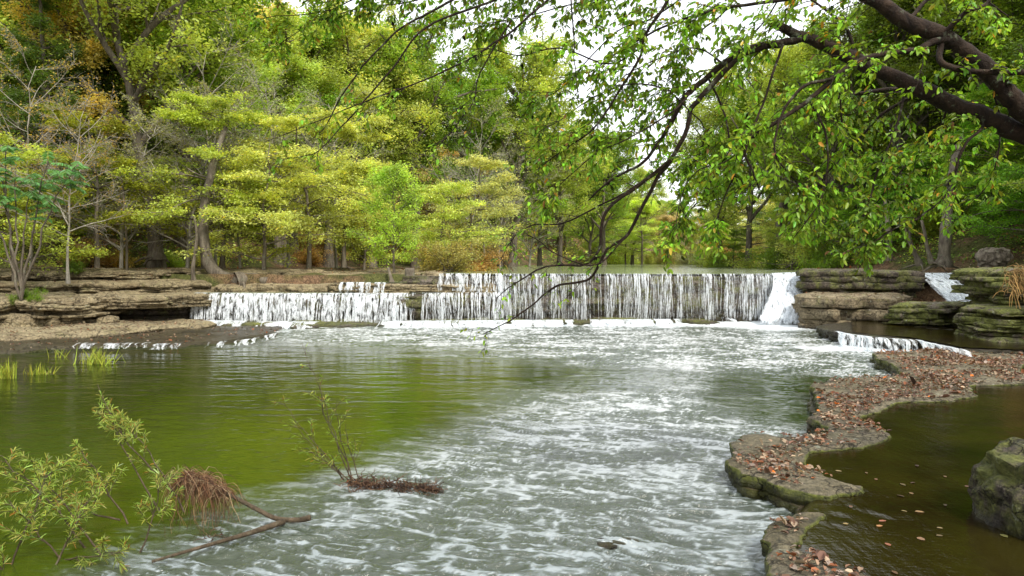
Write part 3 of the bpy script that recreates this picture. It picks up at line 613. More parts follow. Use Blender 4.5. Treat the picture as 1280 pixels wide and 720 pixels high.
# ------------------------------------------------------------------ tree prototypes
def build_tree(seed, H, r0, cb, cr, style, nleaf, lsize, lean=(0, 0), bark=BARK, leafy=True):
    """returns (trunk mesh, crown mesh)"""
    rng = np.random.default_rng(seed); g = Geo()
    K = 12; t = np.linspace(0, 1, K)
    T = np.zeros((1, K, 3)); T[0, :, 2] = t*H*(.97 if style != 'broad' else .85)-.4
    wob = np.cumsum(rng.normal(0, .018*H, (K, 2)), 0); wob -= wob[0]; T[0, :, :2] = wob*t[:, None]+np.array(lean)[None]*t[:, None]*H
    R = r0*(1-.85*t**.8); R[0] *= 1.6; R[1] *= 1.08
    tubes(g, T, R[None], 9)
    if style == 'bush':
        nl = 26; az = rng.uniform(0, 6.28, nl); el = rng.uniform(.3, 1.3, nl)
        p0 = np.column_stack([rng.normal(0, .15*cr, (nl, 2)), np.full(nl, -.2)]); L = H*rng.uniform(.6, 1.1, nl)
        limbs = grow(p0, np.column_stack([np.cos(az)*np.cos(el), np.sin(az)*np.cos(el), np.sin(el)]), L, 7, .04, .12, rng)
    else:
        nl = {'broad': 22, 'layered': 24, 'cedar': 70, 'bare': 26, 'young': 30}[style]
        tt = np.sort(rng.uniform(cb, .99, nl)); az = np.arange(nl)*2.4+rng.normal(0, .4, nl)
        el = {'broad': rng.uniform(.45, 1.0, nl), 'layered': rng.uniform(.05, .5, nl), 'cedar': rng.uniform(.1, .6, nl), 'bare': rng.uniform(.3, .9, nl), 'young': rng.uniform(.4, .9, nl)}[style]
        q = (tt-cb)/(1-cb)
        prof = {'broad': np.sqrt(np.clip(1-(q*1.0-.25)**2/.62, .1, 1)), 'layered': np.clip(1-.55*q, .3, 1), 'cedar': np.clip(1.02-q, .08, 1), 'bare': np.clip(1-.5*q, .3, 1), 'young': np.clip(np.sin(np.pi*(q*.8+.2))+.1, .2, 1)}[style]
        L = cr*prof*rng.uniform(.75, 1.15, nl)/np.cos(el*.6)
        p, _ = on_curves(T, np.zeros(nl, int), tt)
        d = np.column_stack([np.cos(az)*np.cos(el), np.sin(az)*np.cos(el), np.sin(el)])
        limbs = grow(p, d, L, 8, {'broad': .05, 'layered': .05, 'cedar': .05, 'bare': -.02, 'young': -.02}[style], .1, rng)
    rl = np.clip(r0*.42*(np.linalg.norm(limbs[:, -1]-limbs[:, 0], axis=1)/max(cr, .1)), .012, r0*.6)
    tubes(g, limbs, rl[:, None]*np.linspace(1, .25, limbs.shape[1])[None], 5)
    flat = {'layered': .25, 'cedar': .5}.get(style, .8)
    Ls = np.linalg.norm(limbs[:, -1]-limbs[:, 0], axis=1)
    subs, si, st = spawn(limbs, {'cedar': 5, 'bush': 5}.get(style, 8), .15, .98, .9, .42, 6, .03, .12, rng, flat, Ls)
    tubes(g, subs, (rl[si]*.38)[:, None]*np.linspace(1, .3, 6)[None], 4)
    Ls2 = np.linalg.norm(subs[:, -1]-subs[:, 0], axis=1)
    tw, ti, _ = spawn(subs, 9 if style == 'bare' else 5, .1, 1, .9, .5, 5, .05, .15, rng, flat, Ls2)
    tubes(g, tw, np.maximum(rl[si][ti]*.14, .006)[:, None]*np.linspace(1, .4, 5)[None], 3)
    trunk = g.mesh('trunk', True); trunk.materials.append(bark)
    n = nleaf; src = rng.integers(0, len(tw), n); P, _ = on_curves(tw, src, rng.uniform(0, 1, n)**.8)
    sg = {'layered': (.22, .22, .06), 'cedar': (.16, .16, .1), 'bush': (.12, .12, .12), 'bare': (.05, .05, .05), 'young': (.13, .13, .1), 'broad': (.3, .3, .2)}[style]
    P = P+rng.normal(0, 1, (n, 3))*np.array(sg)
    V, Fq = rhombs(P, lsize, .55 if style != 'cedar' else .3, rng, {'layered': 2.2}.get(style, 1.0), {'cedar': .3}.get(style, .15))
    base = np.array([1., 1, 1])
    tint = 1+.28*fbm(P[:, 0]*.8, P[:, 1]*.8, P[:, 2]*.8+seed, 3, seed)[:, None]*np.array([1.2, 1, .6])
    c = base*tint*(1+rng.normal(0, .17, (n, 1)))*np.array([1, 1, 1])
    yl = rng.random(n) < .06; c[yl] *= np.array([1.35, 1.05, .7])
    crown = mesh_np('crown', V, [Fq], False, np.repeat(np.clip(c, .05, 3), 4, 0)); crown.materials.append(LEAF)
    return trunk, crown
PR = {
 'broad1': build_tree(1, 17, .3, .28, 5.0, 'broad', 46000, .17),
 'broad2': build_tree(2, 15, .26, .2, 4.6, 'broad', 42000, .16, (.04, 0)),
 'broad3': build_tree(3, 19, .34, .35, 5.5, 'broad', 46000, .18, (-.04, 0)),
 'layer1': build_tree(4, 7.5, .13, .18, 3.6, 'layered', 24000, .12, (.06, -.04)),
 'layer2': build_tree(5, 6, .1, .15, 3.2, 'layered', 20000, .12, (-.08, -.05)),
 'layer3': build_tree(6, 9, .15, .22, 4.2, 'layered', 30000, .13, (.03, .0)),
 'cedar': build_tree(7, 12, .22, .06, 3.6, 'cedar', 60000, .13),
 'bare1': build_tree(8, 9, .07, .25, 3.6, 'bare', 2500, .09, (.05, 0), PALEBARK),
 'bare2': build_tree(9, 7, .09, .15, 3.0, 'bare', 5000, .09, (-.1, 0), PALEBARK),
 'bush1': build_tree(10, 2.0, .04, 0, 1.4, 'bush', 9000, .10),
 'bush2': build_tree(11, 1.5, .04, 0, 1.6, 'bush', 9000, .09),
 'young': build_tree(12, 5.5, .07, .12, 1.9, 'young', 15000, .11),
}
def tree(kind, px, Y, label, color, scale=1.0, sz=1.0, rz=None, group=None, name=None, X=None, z=None, cat='tree'):
    tm, cm = PR[kind]
    X = (px-640)/F*Y if X is None else X; z = float(hgt(X, Y)) if z is None else z
    nm = name or ('shrub' if 'bush' in kind else 'tree')
    t = thing(nm, (X, Y, z), label, cat if 'bush' not in kind else 'shrub', group, random.random()*6.28 if rz is None else rz)
    t.scale = (scale, scale, scale*sz)
    a = bpy.data.objects.new('trunk' if 'bush' not in kind else 'stems', tm); b = bpy.data.objects.new('crown' if 'bush' not in kind else 'foliage', cm)
    for o in (a, b): COL.objects.link(o); o.parent = t
    b.color = (*color, 1)
    return t
random.seed(3)
DG = (.11, .19, .025); MG = (.26, .41, .045); YG = (.46, .57, .10); LY = (.60, .67, .17); OR = (.58, .48, .14); BG = (.30, .52, .05); GR = (.50, .56, .24)  # GR and LY brightened so the leaf colour stands in for distance haze
def jit(c, a=.15): return tuple(max(.01, v*(1+random.uniform(-a, a))) for v in c)
# distinctive trees
tree('broad3', 197, 37, 'tall pale forked trunk rising over the left bank', YG, 1.15, 1.0, .6)
tree('cedar', 60, 36, 'dark feathery cedar at the far left behind the bank', DG, 1.25)
tree('cedar', 118, 40, 'second dark cedar right of the far left one', jit(DG), 1.3)
tree('layer2', 20, 29, 'low spreading yellow green tree at the far left bank edge', YG, 1.05, z=1.9)
tree('layer1', 120, 31.5, 'layered yellow green tree behind the jagged rock block', (.33, .37, .04), 1.0, z=1.9)
tree('layer3', 255, 33, 'layered lime tree beside the curved trunk', YG, .95, z=2.0)
tree('layer2', 330, 33.5, 'lime sapling leaning over the left cascade', LY, 1.1, z=2.0)
tree('layer1', 385, 36, 'airy pale yellow tree above the left cascade', LY, 1.1)
tree('layer3', 430, 42, 'tall airy yellow tree on the terrace', LY, 1.1)
tree('young', 493, 33.5, 'slender bright green young tree beside the stump', (.44, .64, .09), .95, z=2.0)
tree('bush1', 560, 36, 'yellow orange bush right of the stump', (.46, .42, .12), 1.0, z=2)
tree('layer2', 548, 40, 'pale yellow spreading tree right of the bright young tree', (.56, .68, .16), 1.0)
tree('layer1', 590, 47, 'pale straw coloured tree before the hill', (.60, .64, .24), 1.1)
tree('young', 455, 39, 'pale lime young tree left of the bright one', (.6, .68, .16), 1.15)
tree('bush2', 590, 40, 'russet twiggy bush on the far bank', (.45, .3, .1), 1.2, z=2)
tree('bare1', 625, 62, 'grey bare tree at the centre of the far bank', GR, 1.2)
tree('bare2', 660, 70, 'small pale grey bare tree in the valley', GR, 1.4)
tree('bare1', 85, 28, 'leafless pale branching tree before the cedars', (.5, .33, .05), .8, z=2)
tree('bare2', 232, 34, 'pale bare branching tree beside the tall forked trunk', (.3, .3, .1), 1.2)
tree('bare1', 300, 35, 'bare grey tree between the lime trees', (.35, .36, .1), 1.0)
# hillside fill
USED = {}
def band(n, x0, x1, y0, y1, kinds, cols, lab, grp, s0=.9, s1=1.2, side=None, mind=3.2):
    pts = []; k = 0
    while len(pts) < n and k < 4000:
        k += 1; X_ = random.uniform(x0, x1); Y_ = random.uniform(y0, y1)
        if side == 'L' and X_ > Lfoot(Y_)-0.3: continue
        if side == 'R' and X_ < Rfoot(Y_)+0.5: continue
        if abs(X_) > Y_*.82+4: continue
        if any((X_-a)**2+(Y_-b)**2 < mind**2 for a, b in pts): continue
        pts.append((X_, Y_))
        kd = random.choice(kinds); col_ = random.choice(cols); sc_ = random.uniform(s0, s1); px_ = 640+X_/Y_*F
        cw = {DG: 'dark green', MG: 'mid green', YG: 'yellow green', LY: 'pale yellow', OR: 'russet', BG: 'bright green', GR: 'grey green'}.get(col_, 'deep green')
        sw = {'broad1': 'round crowned tree', 'broad2': 'broad tree', 'broad3': 'tall tree', 'layer1': 'layered tree', 'layer2': 'low layered tree', 'layer3': 'tall layered tree', 'bush1': 'bush', 'bush2': 'low bush', 'bare2': 'twiggy small tree', 'young': 'slender young tree'}[kd]
        dw_ = 'in front' if Y_ < y0+(y1-y0)*.3 else ('midway' if Y_ < y0+(y1-y0)*.65 else 'far back')
        lm = next(t_ for lim, t_ in [(60, 'over the far left ledge'), (130, 'behind the jagged rock block'), (200, 'behind the tall forked trunk'), (290, 'behind the J shaped trunk'), (370, 'over the left cascade'), (440, 'over the middle tier'), (520, 'behind the stump'), (600, 'behind the orange bush'), (680, 'behind the drooping branch tips'), (760, 'over the middle of the dam'), (850, 'under the open sky'), (930, 'left of the leafy curtain'), (1010, 'over the right end of the dam'), (1100, 'above the stacked slabs'), (1190, 'above the right chute'), (9999, 'above the mossy right bank')] if px_ < lim)
        lab = f"{'large ' if sc_ > (s0+s1)/2 else 'smaller '}{cw} {sw} {dw_}, {lm}"
        wd = {'b': 'broad', 'l': 'layered', 'c': 'cedar', 'y': 'young'}
        USED.setdefault(lab, []).append((Y_, tree(kd, 0, Y_, lab, jit(col_, .2), sc_, X=X_, group=grp, sz=random.uniform(.85, 1.05))))
for k, (px, Y, kd, cc, sc, lab) in enumerate([(150, 33, 'bare2', (.4, .42, .15), 1.1, 'pale bare sapling among the layered trees'), (40, 33, 'bare1', (.6, .45, .08), 1.1, 'grey bare tree with a few golden leaves at the far left'), (360, 40, 'bare1', GR, 1.2, 'silvery bare tree above the left cascade'), (420, 46, 'bare1', GR, 1.3, 'silvery bare tree behind the terrace'), (590, 58, 'bare1', GR, 1.5, 'pale bare tree at the foot of the hill'), (270, 38, 'bare1', LY, 1.35, 'tall bare branching tree in the left wood'),
    (900, 62, 'broad2', YG, 1.0, 'yellow green tree left of the sky gap edge'), (935, 56, 'broad1', MG, 1.0, 'rounded green tree over the right end of the dam'), (975, 50, 'broad3', YG, .95, 'tall bright tree behind the drooping branches'), (1025, 46, 'broad2', MG, 1.0, 'broad green tree behind the dark limbs'), (640, 66, 'broad3', YG, 1.2, 'high yellow green crown right of the hill shoulder'), (700, 74, 'broad2', YG, 1.15, 'full yellow green tree below the open sky'), (755, 84, 'broad1', MG, 1.05, 'full green tree halfway down the skyline')]):
    tree(kd, px, Y, lab, cc, sc, z=float(hgt((px-640)/F*Y, Y)))
band(34, -60, -12, 38, 62, ['broad1', 'broad2', 'broad3', 'layer3'], [MG, YG, YG, BG, LY, MG], 'leafy green tree on the wooded left hillside', 'trees on the left hillside', side='L', mind=2.9)
band(64, -66, 16, 60, 118, ['broad1', 'broad2', 'broad3'], [MG, YG, LY, BG, OR, GR, YG], 'distant yellow green tree on the hill beyond the falls', 'trees on the hill beyond the falls', side='L', mind=3.6)
band(10, -40, -17, 30, 46, ['layer1', 'layer2', 'layer3'], [YG, LY, YG], 'understorey tree with layered lime sprays on the left slope', 'understorey trees on the left slope', side='L', s0=.8, s1=1.1)
band(46, 0, 76, 108, 150, ['broad1', 'broad2', 'broad3'], [YG, MG, GR, LY], 'far tree across the valley behind the dam', 'far trees across the valley', mind=3.6, s0=.5, s1=.7)
band(30, 20, 60, 30, 66, ['broad1', 'broad2', 'broad3'], [MG, BG, (.12, .2, .02), MG], 'tall green tree on the wooded right hillside', 'trees on the right hillside', side='R', s0=.9, s1=1.1)
band(22, 24, 70, 66, 105, ['broad1', 'broad2'], [YG, MG, LY], 'green tree farther up the right bank', 'trees farther up the right bank', side='R', s0=.6, s1=.85, mind=3.6)
band(8, 15, 26, 20, 40, ['layer1', 'layer2', 'layer3'], [MG, BG, MG], 'small leafy tree on the right bank slope', 'small trees on the right bank', side='R', s0=.7, s1=1.0, mind=2.2)
band(26, -34, -10, 29.5, 42, ['bush1', 'bush2'], [YG, MG, LY, OR], 'low leafy shrub on the left slope', 'shrubs on the left slope', side='L', mind=1.5, s0=.6, s1=1.2)
band(26, -16, 12, 45, 95, ['bush1', 'bush2', 'bare2'], [LY, OR, YG, OR], 'yellow or russet bush along the far bank', 'bushes along the far bank', mind=2.5, s0=1.0, s1=1.7, side='L')
band(14, 14, 30, 17, 45, ['bush1', 'bush2'], [MG, BG, DG], 'low green shrub on the right bank', 'shrubs on the right bank', side='R', mind=1.6, s0=.6, s1=1.2)
band(30, 15, 40, 31, 75, ['bush1', 'bush2', 'layer2'], [MG, YG, BG, YG], 'leafy bush at the foot of the right bank trees', 'bushes at the foot of the right bank', side='R', mind=1.6, s0=.9, s1=1.6)
band(30, 4, 60, 84, 112, ['layer1', 'layer3', 'young', 'bush1'], [LY, YG, GR, MG], 'airy small tree low in the valley', 'small trees low in the valley', mind=2.2, s0=1.0, s1=1.6)
band(16, 15, 50, 100, 112, ['bush1', 'bush2'], [LY, OR, YG], 'pale bush at the foot of the valley', 'pale bushes in the valley', mind=2, s0=1.5, s1=2.4)

for k, (px, Y, kd, cc, sc, lab) in enumerate([(355, 50, 'broad1', YG, 1.15, 'tall yellow green tree left of the branch tips'), (410, 54, 'broad3', LY, 1.1, 'tall pale yellow tree behind the terrace'), (465, 56, 'broad2', YG, 1.25, 'tall rounded tree behind the bright young tree'),
    (520, 60, 'broad3', MG, 1.15, 'tall green tree whose top meets the open sky'), (575, 64, 'broad1', BG, 1.15, 'green tree on the shoulder of the hill'), (625, 70, 'broad2', MG, 1.15, 'green tree stepping down the skyline'), (675, 78, 'broad1', GR, 1.0, 'greyish tree low on the skyline'), (735, 88, 'broad2', MG, .95, 'small looking green tree low on the skyline'), (790, 100, 'broad3', YG, .8, 'last yellow green tree on the skyline before the open sky')]):
    tree(kd, px, Y, lab, cc, sc)
for lab, q_ in USED.items():
    if len(q_) > 1:
        q_.sort(key=lambda t: t[0]); w_ = ['nearer', 'farther'] if len(q_) == 2 else ['nearest', 'middle', 'farthest', 'very farthest'][:len(q_)]
        for (y_, o_), ww in zip(q_, w_): o_['label'] = lab.replace(', ', f", {ww} of {'two' if len(q_) == 2 else 'several'}, ", 1)
for k, (px, Y, kd, cc) in enumerate([(893, 60, 'bush1', YG), (915, 58, 'layer2', MG), (948, 53, 'bush2', YG), (968, 49, 'bush1', MG), (990, 47, 'layer1', YG), (1012, 45, 'bush1', LY), (1035, 43, 'bush2', MG)]):
    tree(kd, px, Y, ['yellow green bush at the waterline left of the round green tree', 'low layered tree leaning over the still water', 'wide bush between the two valley trunks', 'green bush at the foot of the tall bright tree', 'layered tree over the right end of the dam', 'pale bush just above the white chute', 'dull green bush above the stacked slabs'][k], cc, 1.25 if 'bush' in kd else .7)
# undergrowth: one loose mass of low leaves over the slopes
rng = np.random.default_rng(123); n = 420000; Yu = 27+rng.random(n)**1.3*95; Xu = rng.uniform(-.85, .85, n)*Yu
ok = ((Lfoot(Yu)-Xu > .3) | (Xu-Rfoot(Yu) > .6) | (Yu > 108)) & (fbm(Xu*.45, Yu*.45, 0, 4, 90) > -.2+rng.normal(0, .1, n)-.3*(Yu > 60)); Xu, Yu = Xu[ok], Yu[ok]; n = len(Xu)
hh = np.clip(.25+1.6*fbm(Xu*.6, Yu*.6, 0, 3, 91), .05, 1.6)*(1+(Yu > 60)*.8); Pu = np.column_stack([Xu, Yu, hgt(Xu, Yu)+rng.random(n)**.6*hh])
V, Fq = rhombs(Pu, .13, .6, rng, 1.6, .1); V = V.reshape(-1, 4, 3); V = Pu[:, None]+(V-Pu[:, None])*(np.maximum(1, Yu/45))[:, None, None]; V = V.reshape(-1, 3)
tn = fbm(Xu*.25, Yu*.25, 0, 3, 92)[:, None]; c = np.where(tn > .12, np.array([.5, .5, .07]), np.where(tn < -.2, np.array([.16, .27, .03]), np.array([.36, .46, .05])))
br_ = rng.random(n) < .12; c[br_] = (.42, .22, .07); c = c*(1+rng.normal(0, .22, (n, 1)))
tag(link('undergrowth', mesh_np('undergrowth', V, [Fq], False, np.repeat(np.clip(c, .02, .9), 4, 0)), LITTER), 'loose yellow green undergrowth spread over the wooded slopes', 'undergrowth', kind='stuff')

# curved and plain trunks on the terrace
def trunk_thing(name, pts, r0, r1, label, mat=BARK, cat='tree trunk', roots=0, seed=0, group=None):
    P = resample(np.array(pts, float), .18, False); n = len(P); rng = np.random.default_rng(seed)
    for _ in range(4): P[1:-1] = (P[:-2]+2*P[1:-1]+P[2:])/4
    P += np.column_stack([fbm(P[:, 2]*1.3, P[:, 0], 0, 3, seed+k)*.04 for k in range(3)])
    R = np.linspace(r0, r1, n)*(1+.12*fbm(np.arange(n)*.5, 0, 0, 3, seed)); R[:2] *= 1.35
    g = Geo(); tubes(g, P[None], R[None], 10)
    t = thing(name, tuple(P[0]), label, cat, group)
    if roots:
        az = rng.uniform(0, 6.28, roots); q = grow(np.repeat(P[:1], roots, 0)+[0, 0, r0*.6], np.column_stack([np.cos(az), np.sin(az), az*0-.15]), rng.uniform(.5, 1.3, roots), 7, .12, .15, rng)
        tubes(g, q, (r0*.45*np.linspace(1, .15, 7))[None]*np.ones((roots, 1)), 6)
    me = g.mesh('trunk', True); V = np.empty(len(me.vertices)*3, np.float32); me.vertices.foreach_get('co', V); V = V.reshape(-1, 3)-P[0]; me.vertices.foreach_set('co', V.ravel().astype(np.float32)); me.update()
    link('trunk' if cat == 'tree trunk' else name+'_wood', me, mat, t)
    return t
trunk_thing('tree', [PY(300, 352, 31.5), PY(272, 346, 31.5), PY(258, 325, 31.5), PY(253, 290, 31.6), PY(256, 250, 31.8), PY(268, 200, 32), PY(285, 150, 32.5)], .3, .1, 'dark trunk with a J shaped bend at its foot', cat='tree trunk', roots=7, seed=1)
trunk_thing('fallen_log', [PY(296, 352, 31.2), PY(318, 346, 31.6), PY(335, 352, 31.2)], .3, .2, 'short thick grey log lying by the J shaped trunk', cat='log', seed=2)
for k, (pp, r, lab) in enumerate([
    ([PY(242, 355, 31), PY(240, 335, 31), PY(247, 300, 31.3), PY(243, 270, 31.5)], .09, 'thin twisted trunk left of the J shaped one'),
    ([PY(160, 352, 31.5), PY(158, 300, 31.5), PY(155, 250, 31.5), PY(150, 210, 31.5)], .06, 'slim straight trunk behind the left ledges'),
    ([PY(278, 340, 34), PY(278, 300, 34), PY(276, 260, 34)], .13, 'brown trunk just right of the J shaped bend'),
    ([PY(197, 325, 36), PY(196, 290, 36), PY(198, 230, 36)], .3, 'broad grey trunk foot on the left slope'),
    ([PY(330, 348, 33), PY(329, 325, 33), PY(332, 300, 33)], .1, 'short dark trunk by the grey log'),
    ([PY(430, 334, 38), PY(430, 315, 38), PY(432, 270, 39)], .12, 'small trunk on the terrace above the cascade'),
    ([PY(1180, 334, 33), PY(1182, 300, 33), PY(1186, 240, 34), PY(1200, 170, 35)], .28, 'broad trunk on the right bank over the chute'),
    ([PY(1150, 332, 34), PY(1140, 310, 34), PY(1128, 280, 34)], .12, 'slanting thin trunk on the right bank'),
    ([PY(1165, 330, 33), PY(1158, 305, 33), PY(1152, 275, 33)], .1, 'thin trunk between the slanting and the broad one'),
    ([PY(1110, 326, 36), PY(1112, 300, 36), PY(1106, 250, 37)], .15, 'dim trunk behind the stacked slabs'),
    ([PY(1000, 330, 45), PY(1035, 250, 45), PY(1052, 180, 45), PY(1058, 120, 46)], .2, 'leaning trunk above the right end of the dam')]):
    trunk_thing('tree', pp, r, r*.6, lab, cat='tree trunk', roots=4, seed=20+k)
b0 = PZ(508, 349, 1.7)
st = trunk_thing('tree_stump', [(-4.4, 31.0, 1.55), (-4.42, 31.0, 1.85), (-4.4, 31.0, 2.25)], .24, .2, 'broken brown stump on the upper step beside the young tree', cat='stump', roots=9, seed=50)
trunk_thing('tree_stump', [(-5.15, 30.9, 1.6), (-5.2, 30.9, 1.9), (-5.3, 30.9, 2.3)], .1, .05, 'thin rooty stub left of the broken stump', cat='stump', roots=9, seed=51)
bo = boulder('root_mass', (0, 0, 0), (.5, .4, .4), 70, BARK, 4, .4)
c = PY(1243, 322, 26); bo.location = (c[0], c[1], c[2]); tag(bo, 'dark brown upturned root mass on top of the right bank', 'root mass')

